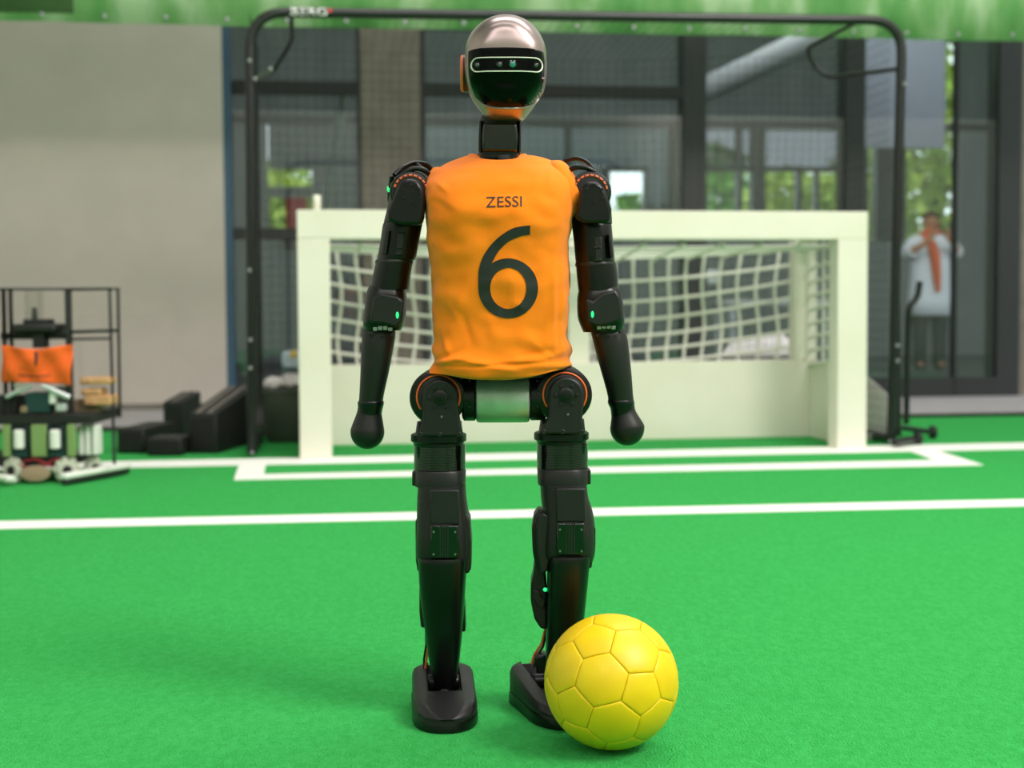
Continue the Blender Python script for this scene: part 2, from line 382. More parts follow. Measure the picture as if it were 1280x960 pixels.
# ------------------------------------------------------------------ banner along the top of the net
_, zL = FR(100, 31, B_EDGE); _, zR = FR(1200, 47, B_EDGE); zb = (zL+zR)/2 - .005
ban = thing('advertising_banner', FP(1, B_EDGE, zb), 'long green banner with a blurred grass print along the top edge', 'banner')
nseg = 80; V = []; Fc = []
for i in range(nseg+1):
    a = -4.6 + 9.3*i/nseg; w = .012*math.sin(a*3.1)+.008*math.sin(a*7.7+1)
    for z in (zb, zb+.45, zb+.9): V.append(FP(a, B_EDGE-.02+w, z))
for i in range(nseg):
    for k in range(2): q = i*3+k; Fc.append((q, q+3, q+4, q+1))
o = mk('banner_cloth', V, Fc, 'banner_print', ban); s = o.modifiers.new('thickness', 'SOLIDIFY'); s.thickness = .003
src = None
for i in range(22):
    a = -3.4 + i*.333; w = .012*math.sin(a*3.1)+.008*math.sin(a*7.7+1); p = FP(a, B_EDGE-.032+w, zb+.035)
    if src is None: src = lathe('eyelet', p, -VV, [(0,.011),(.004,.013),(.006,.009),(.006,.004)], 'clip', ban, 12)
    else: inst(src, p, ban)
aD, _ = FR(92, 10, B_EDGE-.03)   # darker printed panel at the left end
mat('banner_dark', '#3f5a35', .6, var='#4d6b42', vscale=4)
V = []; Fc = []
for i in range(13):
    a = aD-2.0+2.0*i/12; w = .012*math.sin(a*3.1)+.008*math.sin(a*7.7+1)
    V += [FP(a, B_EDGE-.0245+w, zb+.045), FP(a, B_EDGE-.0245+w, zb+.9)]
for i in range(12): Fc.append((2*i, 2*i+2, 2*i+3, 2*i+1))
o = mk('dark_print', V, Fc, 'banner_dark', ban); s = o.modifiers.new('thickness', 'SOLIDIFY'); s.thickness = .001; s.offset = 0

# ------------------------------------------------------------------ white wooden goal
gl, gr = GR(375, 575), GR(1083, 561)
GY = math.atan2(gr.y-gl.y, gr.x-gl.x); GU = Vector((math.cos(GY), math.sin(GY), 0)); GV = Vector((-math.sin(GY), math.cos(GY), 0))
GW = (gr-gl).length; GC = (gl+gr)/2
def GP(a, b, z): return GC + GU*a + GV*b + Vector((0,0,z))
GA = (GU, GV, Vector((0,0,1)))
def gbox(name, a0, a1, b0, b1, z0, z1, m, parent, bev=.004): return box(name, GP((a0+a1)/2,(b0+b1)/2,(z0+z1)/2), abs(a1-a0), abs(b1-b0), abs(z1-z0), m, parent, bev, GA)
goal = thing('football_goal', GC, 'white wooden football goal with a rope net on the goal line', 'goal')
hw = GW/2; PW = .145; GH = 1.125; GD = .66; BH = .40
gbox('goal_post', -hw, -hw+PW, 0, .13, 0, GH-.13, 'goal_white', goal); gbox('goal_post', hw-PW, hw, 0, .13, 0, GH-.13, 'goal_white', goal)
gbox('crossbar', -hw, hw, 0, .13, GH-.13, GH, 'goal_white', goal)
gbox('back_board', -hw+.02, hw-.02, GD, GD+.03, 0, BH, 'goal_white', goal)
gbox('side_board', -hw+.02, -hw+.05, .13, GD, 0, BH, 'goal_white', goal); gbox('side_board', hw-.05, hw-.02, .13, GD, 0, BH, 'goal_white', goal)
for a in (-hw+.02, hw-.13): gbox('rear_post', a, a+.11, GD-.0, GD+.1, BH, GH-.06, 'goal_white', goal)
gbox('rear_post', .02, .13, GD+.035, GD+.1, 0, GH-.06, 'goal_white', goal)
gbox('rear_rail', -hw+.02, hw-.02, GD+.03, GD+.08, BH-.035, BH+.0, 'goal_white', goal)
for a in (-hw+.03, hw-.11): gbox('top_rail', a, a+.08, .13, GD, GH-.11, GH-.05, 'goal_white', goal)
cyl('peg', GP(-hw+.09, .06, GH), GP(-hw+.09, .06, GH+.07), .018, 'goal_white', goal, 12)
strands = []
def sag(s, t): # s across -1..1, t height 0..1
    return .13*(1-s*s)*(.25+.75*math.sin(math.pi*min(1, t*.9)))
def netpt(s, t):
    a = s*(hw-.10) + .012*math.sin(9*t+5*s); z = .30 + t*(GH-.14-.30) - sag(s, t)*(1 if t < 1 else .6)
    b = GD+.10+.12*(1-s*s)*math.sin(math.pi*t)+.02*math.sin(s*11)
    return GP(a, b, z)
NC, NR = 27, 9
for i in range(NC): strands.append([netpt(-1+2*i/(NC-1), k/16) for k in range(17)])
for k in range(NR): strands.append([netpt(-1+2*i/40, k/(NR-1)) for i in range(41)])
for sd in (-1, 1):      # side nets
    for k in range(8): strands.append([GP(sd*(hw-.03)-sd*.05*math.sin(math.pi*i/8), .14+(GD-.06)*i/8, .42+.07*k+.05*(1-i/8)*0 - .05*i/8) for i in range(9)])
    for i in range(6): strands.append([GP(sd*(hw-.03)-sd*.05*math.sin(math.pi*i/5), .14+(GD-.06)*i/5, .41+.6*k/6) for k in range(7)])
for k in range(1, 5):      # net roof
    b = .12+GD*k/5; strands.append([GP(-hw+.1+(2*hw-.2)*i/30, b, GH-.15-.06*math.sin(math.pi*i/30)*(k/5) ) for i in range(31)])
for i in range(0, NC, 2):
    a = (-1+2*i/(NC-1))*(hw-.1); f_ = 1-(a/hw)**2; strands.append([GP(a, .12+GD*k/5, GH-.15-.06*f_*(k/5)) for k in range(6)])
o = tubes('net', strands, .0092, 'goal_net', goal, 5); o['kind'] = 'stuff'; o['label'] = 'white knotted rope net'

# ------------------------------------------------------------------ big black tube goal
BB = .17
def BP(px, py, b=BB): a, z = FR(px, py, b); return FP(a, b, z)
bgoal = thing('tube_goal', FP(0, BB, 0), 'large black steel tube goal with fine black net standing around the white goal', 'goal')
pL = BP(315, 571); pL.z = .02; pR = BP(1114, 556); pR.z = .02
tube('tube_frame', rounded([pL, BP(312.5, 15), BP(1128, 25.5), pR], .17, 10), .0235, 'black_tube', bgoal, 14)
tube('corner_brace', rounded([BP(364, 22), BP(364.5, 52, BB+.25), BP(340, 92, BB+.4), BP(316, 99)], .06), .011, 'black_tube', bgoal, 8)
tube('corner_brace', rounded([BP(1072, 27), BP(1005, 62, BB+.5), BP(1030, 98, BB+.5), BP(1124, 86)], .1), .011, 'black_tube', bgoal, 8)
def ground_arm(p, q): tube('ground_tube', rounded(p+q, .08), .02, 'black_tube', bgoal, 10)
aL = (pL-O).dot(UV); aRr = (pR-O).dot(UV)
ground_arm([FP(aL, BB, .03), FP(aL, BB+.95, .03)], [FP(aRr, BB+.95, .03), FP(aRr, BB, .03)])
# folding leg with hook, feet and wheels at the right
tube('folding_leg', rounded([BP(1150, 352, BB+.1), BP(1147, 372, BB+.1), BP(1136, 384, BB+.1), BP(1134, 440, BB+.1), BP(1133, 530, BB+.1)], .05), .016, 'black_tube', bgoal, 8)
tube('folding_leg', rounded([BP(1120, 330, BB+.05), BP(1122, 545, BB+.05)], .05), .02, 'black_tube', bgoal, 8)
tube('foot_tube', [GR(1118, 553, .03), GR(1150, 548, .03)], .02, 'black_tube', bgoal, 8); tube('foot_tube', [GR(1128, 535, .04), GR(1164, 540, .04)], .015, 'black_tube', bgoal, 8)
for px, py in ((1166, 540), (1147, 548)):
    p = GR(px, py, .033); w = lathe('wheel', p-UV*.015, UV, [(0,.02),(.003,.032),(.027,.032),(.03,.02)], 'rubber', bgoal, 18); lathe('wheel_hub', p-UV*.018, UV, [(0,.012),(.036,.012)], 'clip', w, 10)
src = None
for px, py in ((312,76),(319,99),(312,338),(313,425),(313,460),(315,566),(1122,432),(1131,105),(1122,451),(1113,552),(338,86)):
    p = BP(px, py, BB-.03)
    if src is None: src = lathe('net_clip', p, -VV, [(-.012,.005),(-.006,.009),(.004,.0095),(.01,.005)], 'clip', bgoal, 10)
    else: inst(src, p, bgoal)
strands = []; a0 = aL+.02; a1 = aRr-.02; zt = BP(700, 22).z-.02; nb = BB+.85
def bn(a, z): s = (a-a0)/(a1-a0); return FP(a, nb+.06*math.sin(s*9)*math.sin(z*2.2)+.03*math.sin(a*5), z - .02*math.sin(math.pi*s)*z/2)
k = int((a1-a0)/.048)
for i in range(k+1):
    a = a0+(a1-a0)*i/k; strands.append([bn(a, .03+(zt-.03)*j/10) for j in range(11)])
k2 = int(zt/.048)
for j in range(k2+1):
    z = .03+(zt-.03)*j/k2; strands.append([bn(a0+(a1-a0)*i/24, z) for i in range(25)])
for i in range(0, k+1): a = a0+(a1-a0)*i/k; strands.append([FP(a, BB, zt+.01), bn(a, zt)])
for sd, ae in ((0, a0), (1, a1)):
    for j in range(k2+1): z = .03+(zt-.03)*j/k2; strands.append([FP(ae, BB, z), bn(ae, z)])
    for j in range(1, 18): b = BB+(nb-BB)*j/18; strands.append([FP(ae, b, .03), FP(ae, b, zt)])
o = tubes('net', strands, .0011, 'black_net', bgoal, 3); o['kind'] = 'stuff'; o['label'] = 'fine black mesh net'
# sticker lettering on the crossbar
p0 = BP(362, 15.5, BB); p1 = BP(412, 16.3, BB); cx = (p0+p1)/2; me = textmesh('BERG', .062)
wid = max(v.co.x for v in me.vertices)-min(v.co.x for v in me.vertices); sc = .165/wid
V = []; Fs = [tuple(p.vertices) for p in me.polygons]
for v in me.vertices:
    y = v.co.y*.85; an = y/.0245; V.append(cx + UV*(v.co.x*sc-.005) - VV*(.0245*math.cos(an)) + Vector((0,0,.0245*math.sin(an))))
o = mk('brand_lettering', V, Fs, 'sticker_white', bgoal, smooth=False); s = o.modifiers.new('thickness', 'SOLIDIFY'); s.thickness = .0012; s.offset = 0
bpy.data.meshes.remove(me); o['label'] = 'white block lettering on the crossbar'
lathe('brand_mark', cx + UV*.092 - VV*.022 + Vector((0,0,.008)), -VV, [(0,.009),(.003,.009)], 'sticker_red', bgoal, 12)['label'] = 'small red mark beside the lettering'

# ------------------------------------------------------------------ humanoid robot
YC = 2.365
rob = thing('humanoid_robot', (W(625, 900, YC).x, YC, 0), 'black humanoid robot in an orange jersey with number 6 standing beside the yellow ball', 'robot')
def prism(name, outline, Y0, Y1, m, parent, bev=.003):       # outline measured on the front view, given its real thickness
    Ym = Y0; pts = [W(x, y, Ym) for x, y in outline]; k = len(pts)
    v = [Vector((p.x, Y0, p.z)) for p in pts] + [Vector((p.x, Y1, p.z)) for p in pts]
    f = [tuple(range(k)), tuple(range(2*k-1, k-1, -1))] + [(i, (i+1) % k, k+(i+1) % k, k+i) for i in range(k)]
    o = mk(name, v, f, m, parent, ang=30)
    return bevel(o, bev, 2, 30) if bev else o
def disc(name, px, py, rpx, Y0, Y1, m, parent, n=40, b=.004, hole=0):
    p = W(px, py, Y0); r = rpx*Y0/F; L = Y1-Y0; p.y = Y0
    return lathe(name, p, (0,1,0), [(0, r-b), (b*.3, r-b*.3), (b, r), (L-b, r), (L, r-b)], m, parent, n)
BOLT = {}
def bolt(px, py, Y, parent, r=.0035, m='robot_deep', name='screw'):
    p = W(px, py, Y); p.y = Y; key = (r, m)
    if key not in BOLT:
        BOLT[key] = lathe(name, p, (0,-1,0), [(-.001, r), (.0012, r), (.0018, r*.8), (.0018, r*.5), (.0008, r*.45)], m, parent, 12); 
        d = WP[BOLT[key].name]-p; BOLT[key]['off'] = (d.x, d.y, d.z); return BOLT[key]
    return inst(BOLT[key], p + Vector(BOLT[key]['off']), parent, name)
def ring(name, px, py, rpx, Y, a0, a1, r, m, parent, n=40):
    c = W(px, py, Y); R = rpx*Y/F
    return tube(name, [(c.x+math.cos(math.radians(a0+(a1-a0)*i/n))*R, Y, c.z+math.sin(math.radians(a0+(a1-a0)*i/n))*R) for i in range(n+1)], r, m, parent, 8)

# head
hrows = interp([(22.5,624,640,2.372,.02,2),(25,612,652,2.37,.045,2.1),(32,600,664,2.367,.066,2.2),(42,590,673,2.365,.078,2.3),(55,584,679.5,2.363,.08,2.9),(68,581.5,682.5,2.362,.081,3.4),(85,581,683.5,2.362,.081,3.6),(100,582,682.5,2.362,.08,3.5),(113,585,680,2.363,.077,3.1),(124,590,674,2.365,.077,2.3),(134,597,667,2.368,.07,2.2),(143,604,660,2.372,.06,2.2),(149,609,655,2.376,.05,2.2),(151.5,614,650,2.378,.042,2.2)], 4)
hrows = [[r[0], r[1], r[2], r[3]-.048, r[4], r[5]] for r in hrows]
head = loft('head', hrows, 'robot_silver', rob, 64); hb = bvh_of(head, WP[head.name])
head['label'] = 'silver helmet-like head shell'
HY = 2.242
vis = [(584.5,62.5),(600,61.2),(633,60.8),(664,61.5),(679.5,63.5),(681,75),(680.5,95),(677,112),(669,123),(658,130),(645,133),(632,133.5),(618,132.5),(604,127.5),(594,118),(588,105),(585,88)]
vo = poly_bm([xz(x, y, HY) for x, y in vis]); visor = patch('face_visor', vo, hb, .0025, 'visor', head, .004, .004); visor['label'] = 'glossy black face visor'
rim = [W(x, y, HY) for x, y in vis[6:]+vis[:1]]
rp = []
for p in rim:
    h = hb.ray_cast(Vector((p.x, .5, p.z)), Vector((0,1,0))); rp.append(Vector((p.x, (h[0].y if h[0] else 2.312)-.0035, p.z)))
tube('visor_rim', rp, .0016, 'robot_silver', head, 6)
brow = [W(x, y, HY) for x, y in ((583.5,62),(600,60.5),(633,60),(664,60.8),(680.5,62.8))]; rp = []
for p in brow:
    h = hb.ray_cast(Vector((p.x, .5, p.z)), Vector((0,1,0))); rp.append(Vector((p.x, (h[0].y if h[0] else 2.312)-.003, p.z)))
def stad(cx0, cx1, cy, r, n=10):
    return [(cx1+r*math.sin(math.pi*i/n), cy-r*math.cos(math.pi*i/n)) for i in range(n+1)]+[(cx0-r*math.sin(math.pi*i/n), cy+r*math.cos(math.pi*i/n)) for i in range(n+1)]
oc = [xz(x, y, HY) for x, y in stad(597, 670, 82, 9.2)]; ic = [xz(x, y, HY) for x, y in stad(597, 670, 82, 7.9)]
patch('camera_rim', strip_bm(oc, ic), hb, .0042, 'camera_rim', head, .004, .002)['label'] = 'white rounded outline of the eye camera bar'
for px, r, m in ((596.5,2.6,'lens'),(624.5,2.8,'lens'),(641,3.6,'lens_green'),(670,2.6,'lens')):
    p = W(px, 82, HY); h = hb.ray_cast(Vector((p.x,.5,p.z)), Vector((0,1,0))); q = Vector((p.x, h[0].y-.0025, p.z)); R = r*HY/F
    e = lathe('lens_ring', q, (0,-1,0), [(-.001,R*1.5),(.0014,R*1.5),(.0018,R*1.2),(.0012,R*1.05)], 'robot_gloss', head, 20)
    lathe('lens_glass', q, (0,-1,0), [(0,R),(.0015,R),(.0022,R*.6),(.0024,R*.15)], m, e, 16)
# orange ear ring on the side
ec = W(580, 92, 2.312)
lathe('ear_disc', ec+Vector((.012,0,0)), (-1,0,0), [(0,.03),(.012,.03),(.0135,.028)], 'robot_grey', head, 32)
e = tube('ear_ring', [(ec.x-.002, ec.y+math.cos(2*math.pi*i/32)*.026, ec.z+math.sin(2*math.pi*i/32)*.026) for i in range(32)], .0036, 'orange_shell', head, 8, True)
# neck
neck = loft('neck', [(147,601,651,2.362,.036,4),(152,600,651,2.362,.036,4),(170,598,650,2.362,.036,4),(185,598,649,2.362,.036,4),(200,600,648,2.362,.036,4)], 'robot_black', rob)
prism('neck_cover', [(604,153),(646,153),(647.5,170),(646.5,189),(603,189),(602.5,170)], 2.318, 2.35, 'robot_gloss', neck, .004)
for x0, x1 in ((598,602.5),(648,651.5)): prism('neck_rail', [(x0+1,150),(x1,150),(x1-.5,190),(x0,190)], 2.326, 2.385, 'robot_grey', neck, .002)
loft('collar', [(192,599,650,2.386,.042,2.5),(195,594,654,2.386,.045,2.5),(206,592,656,2.386,.046,2.5),(212,592,656,2.386,.046,2.5)], 'robot_matte', rob)
lathe('neck_motor', W(630,196,2.336), (0,-1,.3), [(0,.012),(.008,.012),(.01,.008)], 'robot_grey', neck, 16)
loft('torso', [(216,580,668,2.385,.045,3),(240,543,704,2.372,.085,3.4),(275,541,706,2.37,.103,3.4),(330,547,702,2.37,.092,3.4),(420,556,695,2.37,.083,3.4),(470,565,688,2.37,.078,3)], 'robot_matte', rob)

# jersey
from mathutils import noise
def seg_d(px, pz, a, b):
    dx, dz = b[0]-a[0], b[1]-a[1]; t = max(0, min(1, ((px-a[0])*dx+(pz-a[1])*dz)/(dx*dx+dz*dz))); return math.hypot(px-a[0]-t*dx, pz-a[1]-t*dz), t
FOLDS = [(xz(a, b, 2.265), xz(c, d, 2.265), am, wd) for a, b, c, d, am, wd in ((553,418,563,443,.004,.004),(544,455,585,447,.005,.005),(548,450,575,440,-.003,.004),(575,449,640,462,.0045,.0045),(600,457,660,455,-.003,.004),(640,452,708,444,.004,.005),(650,446,700,436,-.003,.004),
    (690,345,693,438,.003,.004),(702,335,703,440,.0035,.004),(634,338,641,378,.003,.0035),(641,378,652,384,.003,.0035),(663,426,690,447,.003,.0035),(575,395,590,430,-.0025,.006),(612,400,622,438,.0022,.005),(560,380,574,402,.0025,.005),(672,215,668,232,.002,.004),(690,206,686,228,.0025,.004),(655,210,650,226,.0015,.003),(545,225,560,240,.0025,.005),(541,250,560,262,-.003,.006),(541,460,711,453,-.0018,.0025))]
def wrinkle(p):
    x = p.x; z = p.z; h = max(0, min(1, (.66-z)/.12)); c = 0
    c += .0055*h*math.sin(z*150+6*x+5*noise.noise(Vector((x*9, p.y*9, z*9))))
    c += .0055*noise.noise(Vector((x*11, p.y*11, z*16)))+.0032*noise.noise(Vector((x*30, p.y*30, z*45)))
    c += .0028*math.exp(-((x+.005+.25*(z-.75))/.012)**2)*math.exp(-((z-.76)/.07)**2)
    c += .004*math.exp(-((x+.095-.35*(z-.65))/.01)**2)*math.exp(-((z-.66)/.05)**2)
    c += .003*math.exp(-((x-.065-.1*(z-.7))/.008)**2)*math.exp(-((z-.68)/.08)**2)
    c -= .004*math.exp(-((z-.862-.06*x)/.012)**2)*math.exp(-((x+.03)/.09)**2)
    if p.y < 2.37:
        for a, b, am, wd in FOLDS:
            if abs(p.x-(a[0]+b[0])/2) < .13 and abs(p.z-(a[1]+b[1])/2) < .09:
                d_, t_ = seg_d(p.x, p.z, a, b)
                if d_ < 4*wd: c += am*math.exp(-(d_/wd)**2)*(.35+.65*math.sin(math.pi*max(.05, min(.95, t_))))
    return c
jrows = interp([(469,540,711,2.368,.098,3),(466,539,712,2.368,.102,3),(455,539.5,712,2.368,.101,3),(440,541,711.5,2.368,.1,3),(400,543,710.5,2.368,.1,3),(360,541,710.5,2.368,.103,3.1),(320,538,711,2.368,.108,3.2),(292,535,712.5,2.368,.114,3.2),(272,532.5,714,2.368,.118,3.1),(250,531,716,2.37,.113,3),(235,531.5,716,2.372,.104,2.9),(224,534,714,2.374,.094,2.6),(216,539,709,2.376,.084,2.4),(210,549,703,2.38,.074,2.3),(204,559,696,2.384,.066,2.2),(198.5,573,680,2.388,.058,2.2),(194,587,657,2.39,.05,2.2)], 10)
NJ = len(jrows)
def jfn(p, k, t, n):
    c = Vector((W(625,300,2.37).x, 2.37, p.z)); d = (p-c); d.z = 0; d.normalize()
    u = k/(n-1); fr = max(0, -math.sin(t))
    q = p + d*wrinkle(p)*(1-max(0,(u-.8)/.2))
    if k < 24: q.z += (1-k/24)*(.0125*max(0, math.cos(t))**1.2 + .003*max(0,-math.cos(t)) - .0035*math.sin(3*t))
    w = max(0, (u-.84)/.16)
    q.z -= w*w*.027*fr*math.exp(-((p.x-W(624,200,2.38).x)/.032)**2)
    return q
jer = loft('jersey', jrows, 'jersey', rob, 192, False, jfn, 80); jer['label'] = 'orange jersey reading ZESSI 6'
jb = bvh_of(jer, WP[jer.name]); s_ = jer.modifiers.new('cloth', 'SOLIDIFY'); s_.thickness = .0025; s_.offset = -1
slv = interp([(202.5,686,703,2.376,.03,2.4),(208,684,710,2.374,.045,2.4),(222,682,719,2.372,.058,2.4),(238,680,728,2.371,.064,2.4),(250,680,730,2.37,.064,2.4),(262,682,725,2.37,.06,2.4),(273,686,716,2.37,.052,2.4)], 3)
loft('sleeve', slv, 'jersey', jer, 40)
slv = interp([(211,541,556,2.376,.03,2.4),(220,535,558,2.374,.045,2.4),(236,530,560,2.372,.056,2.4),(252,530,562,2.37,.058,2.4),(270,534,562,2.37,.05,2.4)], 3)
loft('sleeve', slv, 'jersey', jer, 40)
tube('neck_hem', [jer.data.vertices[(NJ-1)*192+i].co + WP[jer.name] for i in range(192)], .0022, 'jersey', jer, 6, True)
# hem stitching line
JY = 2.262
bm = strip_bm([xz(635.3+37.4*math.cos(2*math.pi*i/48), 360.4+37.4*math.sin(2*math.pi*i/48), JY) for i in range(48)], [xz(635.4+22.7*math.cos(2*math.pi*i/48), 360.4+25.7*math.sin(2*math.pi*i/48), JY) for i in range(48)])
so = [(598,362),(598,341.6),(601.6,326),(609.4,312),(621.4,298.6),(638.6,287),(652,283.4),(662.7,282.4)]
si = [(613,356),(612.6,337),(616.3,326),(624.9,312),(636.9,301.4),(650.6,295.6),(656,294.4),(662.7,293.8)]
def dens(l, k=3):
    out = []
    for i in range(len(l)-1):
        p0 = l[max(i-1,0)]; p1 = l[i]; p2 = l[i+1]; p3 = l[min(i+2, len(l)-1)]
        for s in range(k):
            t = s/k; out.append(tuple(.5*(2*b+(c-a)*t+(2*a-5*b+4*c-d)*t*t+(3*b-a-3*c+d)*t**3) for a,b,c,d in zip(p0,p1,p2,p3)))
    return out+[l[-1]]
strip_bm([xz(x,y,JY) for x,y in dens(so)], [xz(x,y,JY) for x,y in dens(si)], False, bm)
patch('jersey_number', bm, jb, .0012, 'print_black', jer, .006)['label'] = 'black printed number 6'
me = textmesh('ZESSI', .02); xs = [v.co.x for v in me.vertices]; ys = [v.co.y for v in me.vertices]
c0 = W(630, 252.5, 2.262); w_ = 44.5*2.262/F; h_ = 13.6*2.262/F
bm = bmesh.new(); bm.from_mesh(me); bpy.data.meshes.remove(me)
for v in bm.verts:
    x = (v.co.x-(min(xs)+max(xs))/2)/(max(xs)-min(xs))*w_; z = (v.co.y-(min(ys)+max(ys))/2)/(max(ys)-min(ys))*h_
    v.co = Vector((c0.x+x, 0, c0.z+z+.02*x))
patch('jersey_name', bm, jb, .0012, 'print_black', jer, .006)['label'] = 'printed name ZESSI'

# pelvis
pc = W(628, 498, YC); r_ = 29.5*YC/F; xl = W(595.5, 498, YC).x; xr = W(662, 498, YC).x
pel = lathe('pelvis', (xl, YC-.012, pc.z), (1,0,0), [(0,r_-.004),(.002,r_-.001),(.006,r_),(xr-xl-.006,r_),(xr-xl-.002,r_-.001),(xr-xl,r_-.004)], 'pelvis_silver', rob, 48)
pel['label'] = 'silver pelvis cylinder reflecting the green carpet'
for x0, x1 in ((578,596),(661.5,682)):
    a = W(x0, 498, YC).x; b = W(x1, 498, YC).x
    q = lathe('pelvis_motor', (a, YC-.01, pc.z+.002), (1,0,0), [(0,r_-.006),(.003,r_-.001),(b-a-.003,r_-.001),(b-a,r_-.006)], 'robot_black', rob, 36)
    for yy in (476, 492, 508): bolt((x0+x1)/2, yy, YC-.012-r_*math.sqrt(max(.05, 1-((yy-498)/29.5)**2)), q, .0022, 'robot_grey')

def leg(hx, hy, flange, rib, band, knee, shin, sgnx):
    # hip motor: wide disc turned to the front, orange ring, tapered yoke
    hip = disc('hip_motor', hx, hy, 35.5, 2.318, 2.425, 'robot_black', rob, 48, .006)
    disc('hip_cap', hx+1, hy-.5, 25.5, 2.311, 2.32, 'robot_deep', hip, 40, .002)
    ring('hip_ring', hx+1, hy-1, 27, 2.3165, -35, 215, .0017, 'orange_trim', hip)['label'] = 'orange ring on the hip joint'
    for k in range(3): ring('hip_rib', hx, hy, 34-.3*k, 2.34+.022*k, 185, 270, .0018, 'robot_grey', hip, 16)
    cx = hx+3; cy = hy-1
    ol = [(cx+22*math.cos(math.radians(a)), cy-22*math.sin(math.radians(a))) for a in range(180, -1, -15)]
    x0, x1 = flange[0]+7, flange[1]-4
    ol += [(cx+22.3, cy+8), (x1-4, cy+30), (x1-1, cy+44), (x1, cy+50), (x0, cy+50), (x0+2, cy+44), (cx-22.5, cy+30), (cx-22.3, cy+8)]
    yo = prism('thigh_yoke', ol, 2.298, 2.316, 'robot_matte', rob, .004)
    disc('yoke_hub', cx, cy+1, 9.6, 2.2945, 2.31, 'robot_deep', yo, 28, .002); disc('yoke_axle', cx, cy+1, 7.3, 2.2935, 2.30, 'robot_black', yo, 24, .001)
    for i in range(6): a = math.radians(60*i+0); bolt(cx+13.6*math.cos(a), cy+1-12.6*math.sin(a), 2.297, yo, .0031)
    bolt(cx+2, cy+25, 2.297, yo, .002, 'screw')
    for q in (x0+5, (x0+x1)/2, x1-5): bolt(q, cy+47, 2.297, yo, .0042)
    loft('thigh_core', [(hy+30,flange[0]+8,flange[1]-6,2.362,.036,3),(hy+50,flange[0]+5,flange[1]-4,2.36,.042,2.5)], 'robot_black', rob)
    f0, f1, y = flange
    fl = loft('thigh_flange', [(y,f0+2,f1-2,2.358,.045,2),(y+1.5,f0,f1,2.358,.0465,2),(y+9,f0,f1,2.358,.0465,2),(y+11,f0+3,f1-3,2.358,.044,2),(y+15,f0+4,f1-3,2.358,.044,2)], 'robot_black', rob, 48)
    r0, r1 = rib; rr = [];
    for i in range(34):
        yy = y+14+i*.96; d = 0 if (i//1) % 2 else .22; rr.append((yy, r0+d, r1-d, 2.358, .0425-d*.0012, 2))
    loft('thigh_motor', rr, 'robot_gloss', rob, 48, ang=20)['label'] = 'glossy finned motor cylinder of the thigh'
    b0, b1 = band; bd = loft('thigh_band', [(y+45,b0+1,b1-1,2.356,.043,2.3),(y+47,b0,b1,2.356,.044,2.4),(y+62,b0+.5,b1-.5,2.355,.0445,2.6),(y+65,b0+1,b1-1,2.355,.044,2.7)], 'robot_grey', rob, 48)
    bx = b0 if sgnx < 0 else b1
    prism('band_lug', [(bx-3,y+48),(bx+2.5,y+48),(bx+2.5,y+66),(bx-3,y+66)], 2.34, 2.37, 'robot_grey', bd, .002)
    kn = loft('knee_housing', interp([(k_[0],k_[1],k_[2],k_[3],k_[4],3.0) for k_ in knee], 3), 'robot_matte', rob, 48)
    kx = (knee[2][1]+knee[2][2])/2; ky = knee[0][0]
    for dx in (-13, 2): bolt(kx+dx, ky+8, knee[0][3]-knee[0][4]-.001, kn, .0024, 'robot_grey')
    sh = loft('shin', interp([(s[0],s[1],s[2],s[3],s[4],2.7) for s in shin], 3), 'robot_black', rob, 48)
    sh['label'] = 'tapering black shin plate'
    return kn, sh, kx, ky
# left leg in the picture
kn, sh, kx, ky = leg(547, 497, (513.5,583,541.5), (517.5,582), (518,582.5),
    [(605,523,582,2.353,.044),(620,522,583,2.352,.046),(640,521.5,585.5,2.35,.049),(660,521,587.5,2.348,.051),(680,520.5,588,2.347,.051),(697,521,587.5,2.347,.048),(705,525,584,2.349,.042)],
    [(695.5,524,583,2.33,.036),(697,523,584,2.33,.0395),(715,523.5,583,2.332,.0395),(740,525,581.5,2.338,.038),(765,528,580,2.346,.034),(790,531.5,578,2.354,.032),(820,535.5,575,2.366,.028),(845,540,572,2.376,.025),(864,543,569,2.384,.022)], -1)
def knee_front(kn, x0, x1, y0, y1, ytop):
    pl = prism('knee_plate', [(x0,ytop),(x1,ytop),(x1,y0),(x0,y0)], 2.2985, 2.31, 'robot_grey', kn, .003)
    wd_ = prism('knee_window', [(x0+1,y0+.5),(x1-1,y0+.5),(x1,y1-8),(x1-2,y1),(x0+2,y1),(x0,y1-8)], 2.2945, 2.31, 'robot_gloss', kn, .003)
    xm = (x0+x1)/2
    for i in range(4): prism('knee_rib', [(xm-6+i*3.2,y0+1),(xm-4.4+i*3.2,y0+1),(xm-4.4+i*3.2,y1-2),(xm-6+i*3.2,y1-2)], 2.2925, 2.298, 'robot_deep', wd_, 0)
    for q in (x0+5, x1-5):
        for yy in (y0+9, y1-6): bolt(q, yy, 2.294, wd_, .0018, 'screw')
knee_front(kn, 537, 574, 656, 699, 612)
prism('knee_side', [(519,650),(524,648),(527,672),(527,700),(522,716),(519.5,700)], 2.33, 2.385, 'robot_matte', kn, .004)
prism('knee_side', [(582,640),(587,650),(589,680),(588.5,712),(585,718),(580,716),(580,680)], 2.32, 2.385, 'robot_matte', kn, .004)
prism('shin_cover', [(524,716),(531,716),(532,785),(526,785),(524,765)], 2.345, 2.4, 'robot_matte', sh, .003)
prism('shin_cover', [(577,730),(581,760),(582,790),(575,790),(574,740)], 2.35, 2.4, 'robot_black', sh, .003)
tube('cable', [W(534,780,2.39), W(535.5,800,2.40), W(534,818,2.41), W(531.5,836,2.41)], .0022, 'orange_shell', sh, 6)
tube('cable', [W(532,780,2.395), W(533,805,2.41), W(530,824,2.415), W(530,838,2.41)], .0022, 'robot_black', sh, 6)
